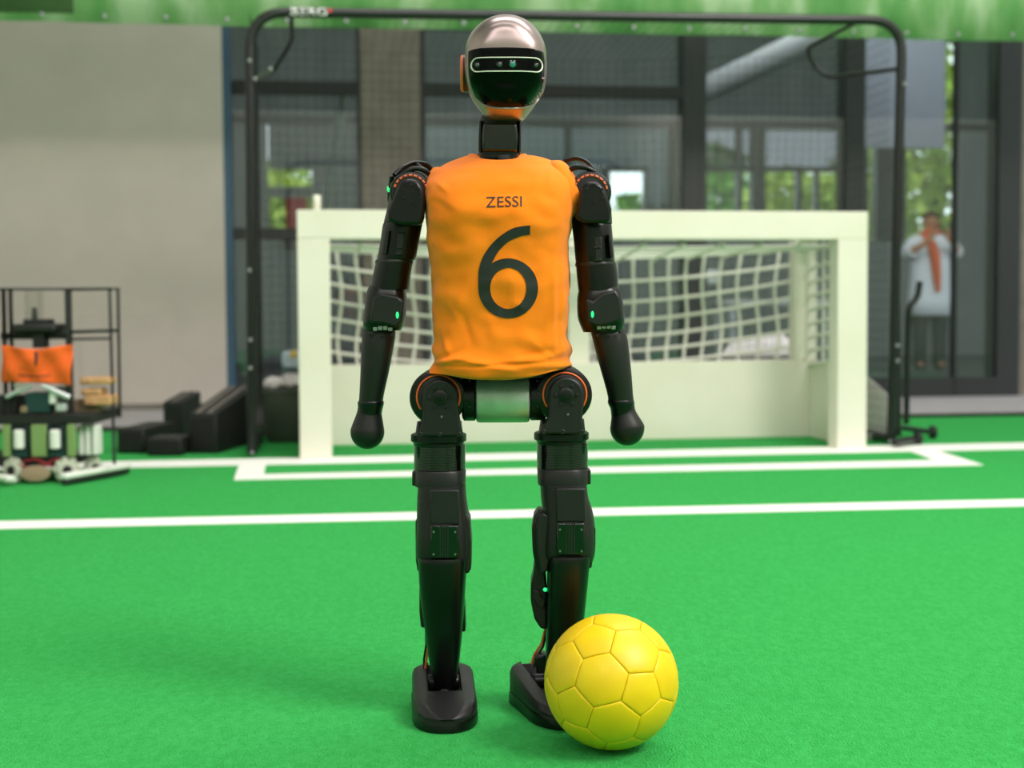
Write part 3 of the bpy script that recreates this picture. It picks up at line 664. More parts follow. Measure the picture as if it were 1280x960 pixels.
# right leg in the picture
kn, sh, kx, ky = leg(705, 494, (667.5,736,539.5), (671,735), (671.5,736),
    [(603,675,733,2.353,.044),(620,676,735,2.352,.046),(640,678,741,2.35,.049),(660,678,743.5,2.348,.051),(680,677,744,2.347,.051),(692,677,743,2.347,.048),(702,682,740,2.349,.042)],
    [(693,685,737,2.33,.036),(694.5,684,738,2.33,.0395),(715,684,736,2.332,.0395),(740,683.5,733.5,2.338,.038),(765,683,731,2.346,.034),(790,682.5,728,2.354,.032),(820,682,722,2.366,.028),(845,684,716,2.376,.025),(864,686,712,2.384,.022)], 1)
knee_front(kn, 695, 732, 653, 695, 610)
for i, (d, Y0) in enumerate(((0, 2.335), (2.6, 2.322), (5.2, 2.312))):
    prism('knee_side', [(674+d,637+2*i),(681+d,641+2*i),(686+d*.7,660),(687+d*.5,690),(684,715),(676,718),(669+d,706),(666+d,690),(665+d,662),(668+d,645)], Y0, 2.39, ('robot_matte','robot_black','robot_grey')[i], kn, .003)
prism('knee_side', [(738,655),(744.5,660),(744.5,682),(741,684),(740,710),(732,712),(732,690)], 2.32, 2.385, 'robot_matte', kn, .004)
prism('shin_cover', [(668,705),(682,712),(684,736),(684,787),(676,786.5),(668,774),(663.5,752),(664,730),(667,718)], 2.345, 2.405, 'robot_matte', sh, .004)
prism('shin_clip', [(667,737),(674,738),(677,747),(682,750),(680,762),(672,758),(667,748)], 2.338, 2.35, 'robot_grey', sh, .002)
lathe('shin_light', W(681.3,737,2.336), (0,-1,0), [(0,.0034),(.002,.003),(.003,.0015)], 'led_green', sh, 12)['label'] = 'small lit green indicator'
tube('cable', [W(681,770,2.40), W(682,785,2.405), W(677,805,2.41), W(668,818,2.41), W(664.5,830,2.41)], .0024, 'orange_shell', sh, 6)
tube('cable', [W(684,775,2.40), W(684,790,2.405), W(679,808,2.412), W(670,822,2.412), W(667,834,2.41)], .0022, 'robot_black', sh, 6)
prism('ankle_block', [(668,822),(682,818),(690,850),(672,850)], 2.39, 2.425, 'robot_black', sh, .003)

def foot(heel, toe, w):
    heel = Vector((heel[0], heel[1], 0)); toe = Vector((toe[0], toe[1], 0)); ax = (toe-heel); L = ax.length; ax.normalize(); sx = Vector((-ax.y, ax.x, 0))
    ft = thing_part = None
    secs = []
    def hw_(s):       # half width along the foot
        if s < .12: return w*(.72+.28*math.sin(math.pi/2*s/.12))
        if s > .62: return w*math.sqrt(max(0, 1-((s-.62)/.385)**2.4))
        return w
    ss = [0,.02,.06,.12,.25,.4,.5,.56,.6,.64,.7,.78,.85,.91,.955,.985,.998]
    V = []; Fc = []; n = 12
    for s in ss:
        h = .064-.026*max(0, min(1, (s-.15)/.72)); q = hw_(s); c = w*.55
        if s < .035: fl = h-.004
        elif s < .50: fl = .034
        elif s < .60: fl = .034+(h-.034)*(s-.5)/.1
        else: fl = h
        fl = min(fl, h); dr = .014*max(0, (s-.78)/.22)**2
        c = min(c, q*.62); b = min(.012, q*.3)
        pr = [(-q*.985,.016),(-q,.024),(-q,h-b-dr),(-q+b*.3,h-b*.3-dr),(-q+b,h-dr),(-c,h-dr),(-c,fl-dr),(c,fl-dr),(c,h-dr),(q-b,h-dr),(q-b*.3,h-b*.3-dr),(q,h-b-dr),(q,.024),(q*.985,.016)]
        n = len(pr); V += [heel+ax*(s*L)+sx*t+Vector((0,0,max(z,.017))) for t, z in pr]
    for k in range(len(ss)-1):
        for i in range(n):
            j = (i+1) % n; Fc.append((k*n+i, k*n+j, (k+1)*n+j, (k+1)*n+i))
    Fc.append(tuple(range(n))); Fc.append(tuple((len(ss)-1)*n+i for i in range(n)))
    up = mk('foot', V, Fc, 'robot_matte', rob, ang=40)
    out = [heel+ax*(s*L)+sx*hw_(s)*1.03 for s in ss]+[heel+ax*(s*L)-sx*hw_(s)*1.03 for s in reversed(ss)]
    k = len(out); rows = [(.0,.97),(.003,1.0),(.017,1.0),(.020,.985)]; mid = heel+ax*(L/2); V = []; Fc = []
    for z, sc in rows: V += [mid+(p-mid)*sc+Vector((0,0,z)) for p in out]
    for r in range(len(rows)-1):
        for i in range(k): j = (i+1) % k; Fc.append((r*k+i, r*k+j, (r+1)*k+j, (r+1)*k+i))
    Fc.append(tuple(range(k))); Fc.append(tuple((len(rows)-1)*k+i for i in range(k)))
    mk('sole', V, Fc, 'robot_black', up, ang=40)
    p = heel+ax*(L*.34); cyl('ankle_joint', p-sx*w*.5+Vector((0,0,.048)), p+sx*w*.5+Vector((0,0,.048)), .013, 'robot_black', up, 20)
    lathe('ankle_screw', heel+ax*(L*.47)+Vector((0,0,.034)), ax+Vector((0,0,.8)), [(0,.009),(.003,.009),(.004,.006),(.002,.004)], 'robot_grey', up, 18)
foot((-.125,2.447), (-.107,2.236), .0525)
foot((.036,2.455), (.098,2.252), .0525)

def arm(sh, d):
    """d: rows measured on the front view; the arm hangs beside the jersey"""
    for pts, r in d['guard']: tube('shoulder_guard', rounded([W(x, y, Y) for x, y, Y in pts], .012), r, 'robot_black', rob, 8)
    cx, cy = sh
    sm = disc('shoulder_motor', cx, cy, 26.5, 2.325, 2.425, 'robot_black', rob, 40, .006)
    disc('shoulder_cap', cx, cy, 23, 2.319, 2.33, 'robot_matte', sm, 36, .002)
    for i in range(9):
        a = d['ring0']+i*17; ring('orange_tooth', cx, cy, 20.5, 2.3185, a, a+12, .0021, 'orange_shell', sm, 3)
    br = prism('arm_bracket', d['bracket'], 2.298, 2.318, 'robot_black', rob, .005)
    for i in range(6):
        a = math.radians(60*i+30); bolt(cx+11*math.cos(a)+d['bdx'], cy+2-11*math.sin(a), 2.297, br, .0022, 'robot_grey')
    loft('arm_core', d['core'], 'robot_black', rob, 36)
    t1 = loft('upper_arm', interp(d['t1'], 2), 'robot_black', rob, 40)
    for sl in d['slots']: prism('arm_slot', sl, 2.323, 2.35, 'robot_deep', t1, .0015)
    for ln in d['tabs']: prism('arm_tab', ln, 2.320, 2.335, 'robot_grey', t1, .001)
    loft('arm_ridge', d['ridge'], 'robot_grey', t1, 40)
    loft('arm_motor', interp(d['t2'], 2), 'robot_black', rob, 40)
    el = loft('elbow', interp(d['elbow'], 3), 'robot_black', rob, 40)
    prism('elbow_plate', d['eplate'], 2.318, 2.34, 'robot_grey', el, .004)
    p = W(*d['led'], 2.320); lathe('elbow_light', p, (0,-1,0), [(-.006,.0038),(.0015,.0038),(.003,.0024)], 'led_green', el, 12).scale = (.75,1,1.7)
    fo = loft('forearm', interp(d['fore'], 3), 'robot_matte', rob, 44)
    x0, x1, y = d['teeth']
    for i in range(4):
        xx = x0+(x1-x0)*i/4; yy = y+2*abs(i-1.5); tx = (x1-x0)/4
        prism('elbow_tooth', [(xx,yy-3),(xx+tx*.96,yy-3),(xx+tx*.9,yy+3.5-abs(i-1.5)),(xx+tx*.06,yy+3.5-abs(i-1.5))], 2.326, 2.34, 'screw', el, .001)
    for b in d['fbolts']: bolt(b[0], b[1], 2.33, fo, .003)
    loft('wrist', interp(d['wrist'], 2), 'robot_black', rob, 40)
    loft('hand', interp(d['hand'], 4), 'robot_matte', rob, 44, ang=70)['label'] = 'round black knob hand'
A = 2.365
def ballrows(cx, cy, r, lean, top):
    rows = list(top)
    for i in range(2, 11):
        a = math.pi*(.28+.72*i/10.0); y = cy-r*math.cos(a); w = max(r*math.sin(a), .6); rows.append((y, cx-w, cx+w, A, w*A/F, 2))
    return rows
arm((513,240), dict(
    guard=[([(541,214,2.40),(533,205,2.39),(517,203.5,2.38),(503,210,2.36),(493,219,2.35)], .0045), ([(541,222,2.345),(530,212,2.335),(516,210,2.33),(500,220,2.33),(489,233,2.34)], .004), ([(520,204,2.385),(530,212,2.335)], .003), ([(490,220,2.35),(487,240,2.36),(487,250,2.38)], .004), ([(536,216,2.37),(538,226,2.35)], .003)],
    ring0=15, bdx=1, bracket=[(494,240),(498,230),(506,224),(515,223),(524,227),(529,236),(531,250),(530,272),(526,281),(500,281),(485,276),(484,265)],
    core=[(240,488,532,2.37,.035,2.5),(262,484,531,2.368,.04,2.5),(278,480,529,2.366,.042,2.4)],
    t1=[(276,484,528,A,.038,2.2),(280,479,528,A,.041,2.2),(300,476,524,A,.041,2.2),(322,472,520,A,.041,2.2),(326,471,517,A,.04,2.2)],
    slots=[[(482,288),(487,288),(483,318),(478,318)],[(497,290),(506,290),(503,320),(494,320)]], tabs=[[(496,308),(503,308),(503,311),(495,311)],[(494,316),(502,316),(502,319),(494,319)]],
    ridge=[(325,470,516,A,.0405,2.2),(327,469,516.5,A,.042,2.2),(329,469,516.5,A,.042,2.2),(330,470,516,A,.041,2.2)],
    t2=[(328,470,516,A,.041,2.3),(345,466,513,A,.041,2.3),(362,463,511,A,.04,2.3)],
    elbow=[(357,462,505,A,.036,2.4),(364,459,507,A,.04,2.6),(375,457.5,508,A,.043,2.8),(395,455.5,507,A,.043,2.8),(406,454.5,505,A,.04,2.6),(413,458,501,A,.034,2.4)],
    eplate=[(466,372),(476,366),(497,370),(505,376),(503,402),(494,410),(480,405),(462,404)], led=(496.8,394),
    fore=[(408,457,491,A,.024,2.2),(414,453.5,494,A,.029,2.2),(425,452.5,493.5,A,.0315,2.2),(445,451.5,490,A,.032,2.2),(470,450.5,485,A,.030,2.2),(490,449.5,480.5,A,.0265,2.1),(502,448.5,478.5,A,.0245,2.1)],
    teeth=(466,491,409), fbolts=[(463,417.5),(490,419),(478,419)],
    wrist=[(501,448,479,A,.025,2),(503,447,480,A,.026,2),(507,447.5,479.5,A,.025,2),(512,447,478,A,.023,2),(520,446,477,A,.022,2)],
    hand=ballrows(459.3,540,21.2,0,[(508,447.5,478.5,A,.0225,2),(514,446.5,477.5,A,.022,2),(520,444.5,477.5,A,.0228,2)])))
arm((738,240), dict(
    guard=[([(706,201,2.39),(722,197.5,2.37),(735,203,2.355),(742,212,2.345),(750,219,2.35)], .0036), ([(709,214,2.34),(722,208,2.33),(735,210,2.33),(748,218,2.335),(757,230,2.34)], .0042), ([(706,203,2.39),(712,215,2.36)], .003), ([(758,225,2.35),(761,240,2.36)], .004)],
    ring0=10, bdx=5, bracket=[(725,240),(729,232),(736,226.5),(745,227),(753,231),(758,241),(764,262),(763,276),(757,279),(730,279),(718,272),(722,262)],
    core=[(240,718,758,2.37,.035,2.5),(262,716,764,2.368,.04,2.5),(280,714,765,2.366,.042,2.4)],
    t1=[(279,714,764,A,.038,2.2),(283,715,764.5,A,.041,2.2),(300,717,766,A,.041,2.2),(322,719,768,A,.041,2.2),(329,720,768,A,.04,2.2)],
    slots=[[(743,297),(752,296),(754,327),(744,328)],[(760,293),(764,292),(766.5,321),(763,323)]], tabs=[[(742,308),(751,307),(751,310),(742,311)],[(743,324),(752,323),(752,326),(743,327)]],
    ridge=[(328,719.5,769,A,.0405,2.2),(330,719,770,A,.042,2.2),(332.5,719,770,A,.042,2.2),(333.5,720,769.5,A,.041,2.2)],
    t2=[(331,720,770,A,.041,2.3),(345,721,772,A,.041,2.3),(364,723,772.5,A,.04,2.3)],
    elbow=[(358,726,772,A,.036,2.4),(364,723,776,A,.04,2.6),(375,721.5,778,A,.043,2.8),(395,722,780,A,.043,2.8),(406,725,780,A,.04,2.6),(415,729,777,A,.034,2.4)],
    eplate=[(732,373),(741,376),(752,366),(770,362),(776,372),(778,400),(760,406),(748,408),(734,404)], led=(740.5,393),
    fore=[(408,745,778,A,.024,2.2),(413,739,781,A,.029,2.2),(425,741,784.5,A,.0315,2.2),(445,746,787,A,.032,2.2),(470,753,789.5,A,.030,2.2),(490,758.5,791,A,.0265,2.1),(500,760.5,792,A,.0245,2.1)],
    teeth=(746,770,407), fbolts=[(774.5,415),(747,419),(760,418)],
    wrist=[(499.5,760,792,A,.025,2),(502,759.5,793,A,.026,2),(506,760.5,793,A,.025,2),(511,763,793,A,.023,2),(520,764,795,A,.022,2)],
    hand=ballrows(784,535.5,21.4,0,[(506,762,793,A,.0225,2),(512,763.5,794,A,.022,2),(518,764.5,797,A,.0228,2)])))
lathe('shoulder_light', W(488.5,236,2.36), (-1,0,0), [(0,.006),(.004,.006),(.006,.003)], 'led_green', rob, 12)

# ------------------------------------------------------------------ yellow ball with 32 panels
BR = .1035; bc = W(764, 853.5, 2.165); bc.z = BR
ball = thing('soccer_ball', (bc.x, bc.y, 0), 'yellow panelled football on the carpet in front of the robot', 'ball')
phi = (1+5**.5)/2; ico = []
for a in (-1, 1):
    for b in (-phi, phi): ico += [(0,a,b),(a,b,0),(b,0,a)]
ico = np.array(ico)/math.sqrt(1+phi*phi)
E_ = [(i, j) for i in range(12) for j in range(i+1, 12) if ico[i] @ ico[j] > .4]
T = [(i, j, k) for i in range(12) for j in range(i+1, 12) for k in range(j+1, 12) if (i,j) in E_ and (j,k) in E_ and (i,k) in E_]
view = (Vector((0,0,CAM_H))-bc).normalized(); vx = Vector((0,0,1)).cross(view).normalized(); vy = view.cross(vx)
P = np.array([(.435,-.175,.883),(-.263,.605,.752),(-.532,-.39,.752)])
P = np.array([vx*p[0]+vy*p[1]+view*p[2] for p in P]); Q = None
for perm in ((0,1,2),(0,2,1)):
    q = ico[[T[0][i] for i in perm]]; u, s, vt = np.linalg.svd(q.T @ P); d = np.sign(np.linalg.det(vt.T @ u.T))
    R = vt.T @ np.diag([1,1,d]) @ u.T; e = np.abs((R @ q.T).T-P).sum()
    if Q is None or e < Q[0]: Q = (e, R)
ico = (Q[1] @ ico.T).T
faces = []
for i in range(12):
    nb_ = [j for j in range(12) if (min(i,j),max(i,j)) in E_]; faces.append([Vector(ico[i]*2/3+ico[j]/3) for j in nb_])
for t_ in T:
    faces.append([Vector(ico[a]*2/3+ico[b]/3) for a in t_ for b in t_ if a != b])
lathe('bladder', bc-Vector((0,0,BR*.965)), (0,0,1), [(BR*.965*(1-math.cos(math.pi*i/24)), max(BR*.965*math.sin(math.pi*i/24), 1e-4)) for i in range(25)], 'ball_seam', ball, 40)
for fc in faces:
    c = sum(fc, Vector())/len(fc); nrm = c.normalized(); bx_, by_ = basis(nrm)
    fc = sorted(fc, key=lambda p: math.atan2((p-c).dot(by_), (p-c).dot(bx_)))
    k = len(fc); edge = []
    for i in range(k):
        for s in range(4): edge.append(fc[i].lerp(fc[(i+1) % k], s/4))
    V = [nrm*BR]; levels = ((.3,1.0),(.6,1.0),(.85,1.0),(.93,.9975),(.97,.993),(.99,.985),(.992,.962))
    for sc, rr in levels: V += [((c+(p-c)*sc).normalized())*(BR*rr) for p in edge]
    n_ = len(edge); Fc = [(0, 1+i, 1+(i+1) % n_) for i in range(n_)]
    for l in range(len(levels)-1):
        for i in range(n_): j = (i+1) % n_; Fc.append((1+l*n_+i, 1+l*n_+j, 1+(l+1)*n_+j, 1+(l+1)*n_+i))
    mk('panel', [v+bc for v in V], Fc, 'ball_yellow', ball, ang=60)

# ------------------------------------------------------------------ wheeled soccer robot at the left edge
RY = 5.62
wr = thing('wheeled_robot', (W(45, 560, RY).x, RY+.1, 0), 'wheeled soccer robot in a black bar cage with an orange cloth on its front', 'robot')
def wbox(name, x0, x1, y0, y1, Y0, Y1, m, parent=wr, bev=.004):
    a = W(x0, y0, Y0); b = W(x1, y1, Y0)
    return box(name, ((a.x+b.x)/2, (Y0+Y1)/2, (a.z+b.z)/2), abs(b.x-a.x), Y1-Y0, abs(a.z-b.z), m, parent, bev)
wbox('base_plate', -62, 90, 574, 583, RY-.02, RY+.36, 'black_case')
wbox('deck', -62, 116, 519, 530, RY-.04, RY+.36, 'black_case')
def bar(x0, y0, Y0, x1, y1, Y1, r=.0065): return tube('cage_bar', [W(x0,y0,Y0), W(x1,y1,Y1)], r, 'black_tube', wr, 6)
RB = RY+.3
bar(-60,361.5,RY,150,361,RB); bar(137,362,RY+.2,143,580,RY+.06); bar(147.5,362,RB,150,522,RB); bar(88,415,RY,148,413,RB,.008); bar(88,424,RY,138,423,RY+.2,.006); bar(150,519,RB,100,523,RY,.01)
bar(-60,362,RB,-60,520,RB); bar(88,362,RY,138,361,RY+.2)
for x0, x1, w in ((1.5,5,.0),(10,14,0),(80,88.5,0)): wbox('upright', x0, x1, 360, 520, RY-.01, RY+.04, 'black_case')
wbox('upright', -46, -40, 360, 520, RY-.01, RY+.04, 'black_case')
wbox('cross_beam', 0, 85, 416, 424, RY+.02, RY+.05, 'black_case')
wbox('camera_housing', 14, 69, 405, 416, RY-.04, RY+.12, 'black_case', bev=.012); wbox('camera_riser', 28, 58, 399, 406, RY-.01, RY+.1, 'black_case', bev=.006)
lathe('camera_lens', W(43.5,400,RY+.05), (0,0,1), [(0,.014),(.02,.011),(.045,.011),(.05,.008)], 'robot_black', wr, 18)
glassmat('lens_tube', (.9,.9,.88), .08); lathe('glass_tube', W(43,402,RY+.05), (0,0,1), [(0,.036),(.12,.036),(.121,.034)], 'lens_tube', wr, 28)
wbox('camera_neck', 40, 55, 416, 435, RY-.01, RY+.06, 'black_case')
# orange cloth
V = []; Fc = []; NX, NZ = 24, 14
for i in range(NX+1):
    for k in range(NZ+1):
        u = i/NX; v = k/NZ; top = 432+5*math.sin(math.pi*u)**2 - 1*u; bot = 478+3.5*u-1.5*math.sin(math.pi*u)
        p = W(2+88*u+1.2*math.sin(6*v), top+(bot-top)*v, RY-.045); p.y += -.02*math.sin(math.pi*u)+.010*math.sin(9*u+4*v)*math.sin(math.pi*v)+.006*math.sin(16*u-6*v); V.append(p)
for i in range(NX):
    for k in range(NZ): q = i*(NZ+1)+k; Fc.append((q, q+1, q+NZ+2, q+NZ+1))
cl = mk('orange_cloth', V, Fc, 'orange_cloth', wr, ang=80); cl['label'] = 'orange cloth with a dark mark'
cb = bvh_of(cl, WP[cl.name]); s_ = cl.modifiers.new('cloth', 'SOLIDIFY'); s_.thickness = .002
patch('cloth_mark', poly_bm([xz(x,y,RY-.05) for x,y in ((44.5,440),(48.5,439),(49.5,447),(48,457),(46,457),(45.5,446))]), cb, .003, 'print_black', cl, .01)
bm = None
for i, (x, h) in enumerate(((25,2.4),(29,3),(33,2.2),(37,3.2),(41,3),(45,2.6),(49,3.2),(53,2.4),(57,2.8),(61,2.2))):
    bm = poly_bm([xz(xx,yy,RY-.05) for xx,yy in ((x,467+.03*(x-43)-.004*(x-43)**2+2),(x+2.8,467-.004*(x-43)**2+2),(x+2.8,467-.004*(x-43)**2+2+h),(x,467-.004*(x-43)**2+2+h))], bm)
patch('cloth_print', bm, cb, .003, 'print_black', cl, .02)
# electronics between deck and cloth
wbox('control_box', 31, 62, 491, 516, RY-.03, RY+.08, 'teal_block'); wbox('control_box', -35, 20, 495, 519, RY, RY+.12, 'black_case')
tube('ball_handle', [W(52,481,RY-.06), W(87,497,RY-.03)], .011, 'aluminium', wr, 10); tube('ball_handle', [W(40,481,RY-.05), W(8,496,RY-.03)], .009, 'aluminium', wr, 10)
wbox('bracket', 61, 68, 489, 505, RY-.035, RY, 'white_plastic'); wbox('bracket', 69, 82, 505, 514, RY-.035, RY+.02, 'aluminium'); wbox('bracket', 17, 38, 479, 484, RY-.03, RY, 'white_plastic'); wbox('bracket', 25, 33, 508, 516, RY-.045, RY, 'brown_coil')
wbox('motor_box', 66, 82, 484, 506, RY+.0, RY+.1, 'tub_grey')
wbox('rear_panel', 88, 125, 500, 519, RY+.12, RY+.2, 'brown_coil')
for x0, x1, y0, y1 in ((99,137,472,481),(100,126,486,494),(104,139,494,507)): wbox('wooden_block', x0, x1, y0, y1, RY+.08, RY+.19, 'wood_tan', bev=.008)
for x0, x1 in ((2,13),(38,58),(83,94),(-34,-14)): wbox('green_panel', x0, x1, 531, 571, RY-.045, RY-.02, 'pcb_green')
for x in (24, 69, -24):
    b_ = wbox('drive_block', x-11, x+11, 531, 572, RY-.03, RY+.05, 'teal_block'); wbox('drive_face', x-8, x+8, 533, 563, RY-.038, RY-.028, 'robot_black', b_)
    p = W(x, 561, RY-.045); h = W(x, 537, RY-.045).z-p.z; lathe('white_solenoid', p, (0,0,1), [(0,.012),(.004,.021),(h-.006,.021),(h,.014)], 'white_plastic', b_, 16)
for x0 in (97, 105, 114): wbox('battery_pack', x0, x0+7.5, 532, 569, RY+.02, RY+.1, 'white_plastic', bev=.006)
def omni(px, py, r, ang, Y):
    c = W(px, py, Y); d = Vector((math.sin(ang), -math.cos(ang), 0)); c.z = r
    w = lathe('omni_wheel', c-d*.015, d, [(0,r*.3),(0,r*.66),(.004,r*.74),(.026,r*.74),(.03,r*.66),(.03,r*.3)], 'roller_cream', wr, 24)
    lathe('wheel_cap', c+d*.012, d, [(0,r*.36),(.008,r*.34),(.01,r*.2)], 'robot_grey', w, 16)
    x, y = basis(d); src = None
    for i in range(9):
        a = 2*math.pi*i/9; q = c+x*(math.cos(a)*r*.84)+y*(math.sin(a)*r*.84); tn = -x*math.sin(a)+y*math.cos(a)
        lathe('roller', q-tn*r*.24, tn, [(0,r*.1),(r*.1,r*.155),(r*.38,r*.155),(r*.48,r*.1)], 'roller_cream', w, 8)
omni(17, 590, .052, -.35, RY-.03); omni(84, 590, .052, .35, RY-.03); omni(116, 580, .046, .9, RY+.1)
lathe('front_coil', W(46,592,RY-.06), (0,-1,.2), [(0,.03),(.004,.05),(.018,.05),(.022,.03)], 'brown_coil', wr, 24).scale = (1.15,1,.62)
tube('wire', [W(20,580,RY-.04), W(40,586,RY-.06), W(60,579,RY-.05), W(74,573,RY-.04)], .006, 'wire_red', wr, 6); tube('wire', [W(28,577,RY-.03), W(45,574,RY-.06), W(66,584,RY-.05)], .005, 'wire_red', wr, 6)
def strip(p0, p1, z0, z1, th, m, name):
    d = (p1-p0); d.z = 0; L = d.length; d.normalize(); c = (p0+p1)/2; return box(name, (c.x, c.y, (z0+z1)/2), L, th, z1-z0, m, wr, .008, (d, Vector((-d.y, d.x, 0)), Vector((0,0,1))))
g0 = GR(79, 608); g1 = GR(160, 593); strip(g0, g1, .026, .05, .035, 'white_plastic', 'bumper'); strip(g0, g1, .006, .026, .03, 'black_case', 'bumper_skirt')
g2 = GR(14, 609); g3 = GR(-64, 597); strip(g2, g3, .02, .044, .035, 'white_plastic', 'bumper'); wbox('bumper_tab', 4, 18, 597, 604, RY-.11, RY-.08, 'white_plastic')

# ------------------------------------------------------------------ things standing around
def crate(name, quad, z1, label, m='black_case', cat='case'):
    """quad: ground outline (photograph points), height z1, with raised edge strips"""
    g = [GR(*q) for q in quad]; v = [p.copy() for p in g]+[p+Vector((0,0,z1)) for p in g]
    r_ = thing(name, sum(g, Vector())/4, label, cat)
    o = mk('body', v, [(3,2,1,0),(4,5,6,7),(0,1,5,4),(1,2,6,5),(2,3,7,6),(3,0,4,7)], m, r_); bevel(o, .006)
    return r_, g
def gq(px0, px1, py, depth):
    a = GR(px0, py); b = GR(px1, py); return a, b
def case(name, px0, px1, py, depth, h, label, ridges=0, yaw=0.0, hb=None):
    hb = h if hb is None else hb
    a = GR(px0, py); b = GR(px1, py); d = (b-a).normalized(); L = (b-a).length
    d2 = Vector((math.cos(yaw)*d.x-math.sin(yaw)*d.y, math.sin(yaw)*d.x+math.cos(yaw)*d.y, 0)); n2 = Vector((-d2.y, d2.x, 0)); c = (a+b)/2+n2*depth/2
    r_ = thing(name, (c.x, c.y, 0), label, 'case')
    def wedge(nm, u0, u1, v0, v1, z0, dz, m, bv):       # u across, v into depth (0..1), top follows the slope
        P = lambda u, v, z: c+d2*(u*L)+n2*((v-.5)*depth)+Vector((0,0,z))
        t = lambda v: h+(hb-h)*v
        V = [P(u0,v0,z0(v0)),P(u1,v0,z0(v0)),P(u1,v1,z0(v1)),P(u0,v1,z0(v1)),P(u0,v0,t(v0)+dz),P(u1,v0,t(v0)+dz),P(u1,v1,t(v1)+dz),P(u0,v1,t(v1)+dz)]
        return bevel(mk(nm, V, [(3,2,1,0),(4,5,6,7),(0,1,5,4),(1,2,6,5),(2,3,7,6),(3,0,4,7)], m, r_), bv)
    wedge('body', -.5, .5, 0, 1, lambda v: 0, 0, 'black_case', .008)
    for k in range(ridges):
        u = ((k+.5)/ridges-.5)*.8; wedge('edge_strip', u-.07, u+.07, .02, .98, lambda v: h+(hb-h)*v-.004, .006, 'black_case_edge', .002)
    q = c-n2*(depth/2+.003); box('front_rim', (q.x, q.y, h*.5), L*.86, .008, h*.8, 'robot_matte', r_, .002, (d2, n2, Vector((0,0,1))))
    return r_
case('equipment_case', 236, 272, 567, .52, .19, 'tall black wedge case with two pale strips near the left goal frame', 2, -.1, .29)
case('equipment_case', 204, 229, 547, .30, .19, 'small black case standing just behind the tall wedge case', 1, -.05, .23)
case('equipment_case', 146, 181, 567, .42, .12, 'low flat black case nearest the wheeled robot', 0, -.05)
case('equipment_case', 184, 227, 570, .2, .085, 'lowest black case lying between the flat case and the tall one', 0, .02)
# tub with packaging beside the left post
tc = GR(357, 553); tub = thing('storage_tub', (tc.x, tc.y+.1, 0), 'grey plastic tub with crumpled white packaging beside the left goal post', 'tub')
V = []; Fc = []
def rrect(cx, cy, w, d, z, n=28): return [Vector((cx+sgn(math.cos(2*math.pi*i/n), .5)*w, cy+sgn(math.sin(2*math.pi*i/n), .5)*d, z)) for i in range(n)]
prof = [(.105,.13,.0),(.135,.15,.03),(.15,.165,.25),(.158,.172,.255),(.158,.172,.268),(.146,.16,.268),(.14,.155,.24),(.125,.14,.05)]
for w, d, z in prof: V += rrect(tc.x+.02, tc.y+.12, w, d, z)
for k in range(len(prof)-1):
    for i in range(28): j = (i+1) % 28; Fc.append((k*28+i, k*28+j, (k+1)*28+j, (k+1)*28+i))
Fc.append(tuple(range(28))); Fc.append(tuple((len(prof)-1)*28+i for i in range(28)))
mk('tub_body', V, Fc, 'tub_grey', tub)
def crumple(name, c, r, m, parent, sq=(1,1,.6), seed=0):
    bm = bmesh.new(); bmesh.ops.create_icosphere(bm, subdivisions=3, radius=1); 
    for v in bm.verts: v.co *= (1+.28*noise.noise(v.co*2.3+Vector((seed,seed,0)))+.12*noise.noise(v.co*6+Vector((seed,0,0))))
    V = [Vector((c[0]+v.co.x*r*sq[0], c[1]+v.co.y*r*sq[1], c[2]+v.co.z*r*sq[2])) for v in bm.verts]; bm.verts.index_update(); Fc = [tuple(v.index for v in f.verts) for f in bm.faces]; bm.free()
    return mk(name, V, Fc, m, parent, ang=20)
for i, (dx, dy, dz, r) in enumerate(((-.085,.07,.30,.055),(.025,.05,.305,.052),(.11,.11,.30,.048),(-.02,.19,.31,.058))):
    o = tag(crumple('packing_paper', (tc.x+.02+dx, tc.y+dy, dz), r, 'paper', None, (1,1,.62), i), ('crumpled white paper at the left rim of the grey tub','crumpled white paper in the front middle of the grey tub','crumpled white paper beside the goal post in the grey tub','crumpled white paper at the back of the grey tub')[i], 'paper', 'papers in the grey tub')
hd_ = thing('small_device', (tc.x+.07, tc.y+.14, .36), 'pale blue device with a yellow spot on top of the packing paper', 'device')
p = W(366, 447, tc.y+.14); box('device_body', (p.x, p.y, p.z-.01), .11, .08, .09, 'pale_blue', hd_, .02); lathe('device_light', (p.x+.01, p.y-.04, p.z+.02), (0,-1,0), [(0,.02),(.006,.02),(.01,.012)], 'yellow_bit', hd_, 14)
# white foam box behind the goal board
p0 = W(902, 452, 7.62); p1 = W(1003, 452, 7.62)
fb = thing('foam_box', ((p0.x+p1.x)/2, 7.8, 0), 'white foam box with slanted lid behind the goal net', 'box')
V = [(p0.x,7.62,0),(p1.x+.03,7.66,0),(p1.x+.03,8.05,0),(p0.x,8.0,0),(p0.x,7.62,W(902,450,7.62).z),(p1.x+.03,7.66,W(1003,449,7.66).z),(p1.x-.02,8.05,W(988,424,8.05).z),(p0.x+.1,8.0,W(915,436,8.0).z)]
bevel(mk('box_body', V, [(3,2,1,0),(4,5,6,7),(0,1,5,4),(1,2,6,5),(2,3,7,6),(3,0,4,7)], 'foam_white', fb), .008)
V = [Vector(V[i])+Vector((0,0,.012)) for i in (4,5,6,7)]; V = V+[v+Vector((0,0,.02)) for v in V]
bevel(mk('box_lid', V, [(3,2,1,0),(4,5,6,7),(0,1,5,4),(1,2,6,5),(2,3,7,6),(3,0,4,7)], 'foam_white', fb), .006)
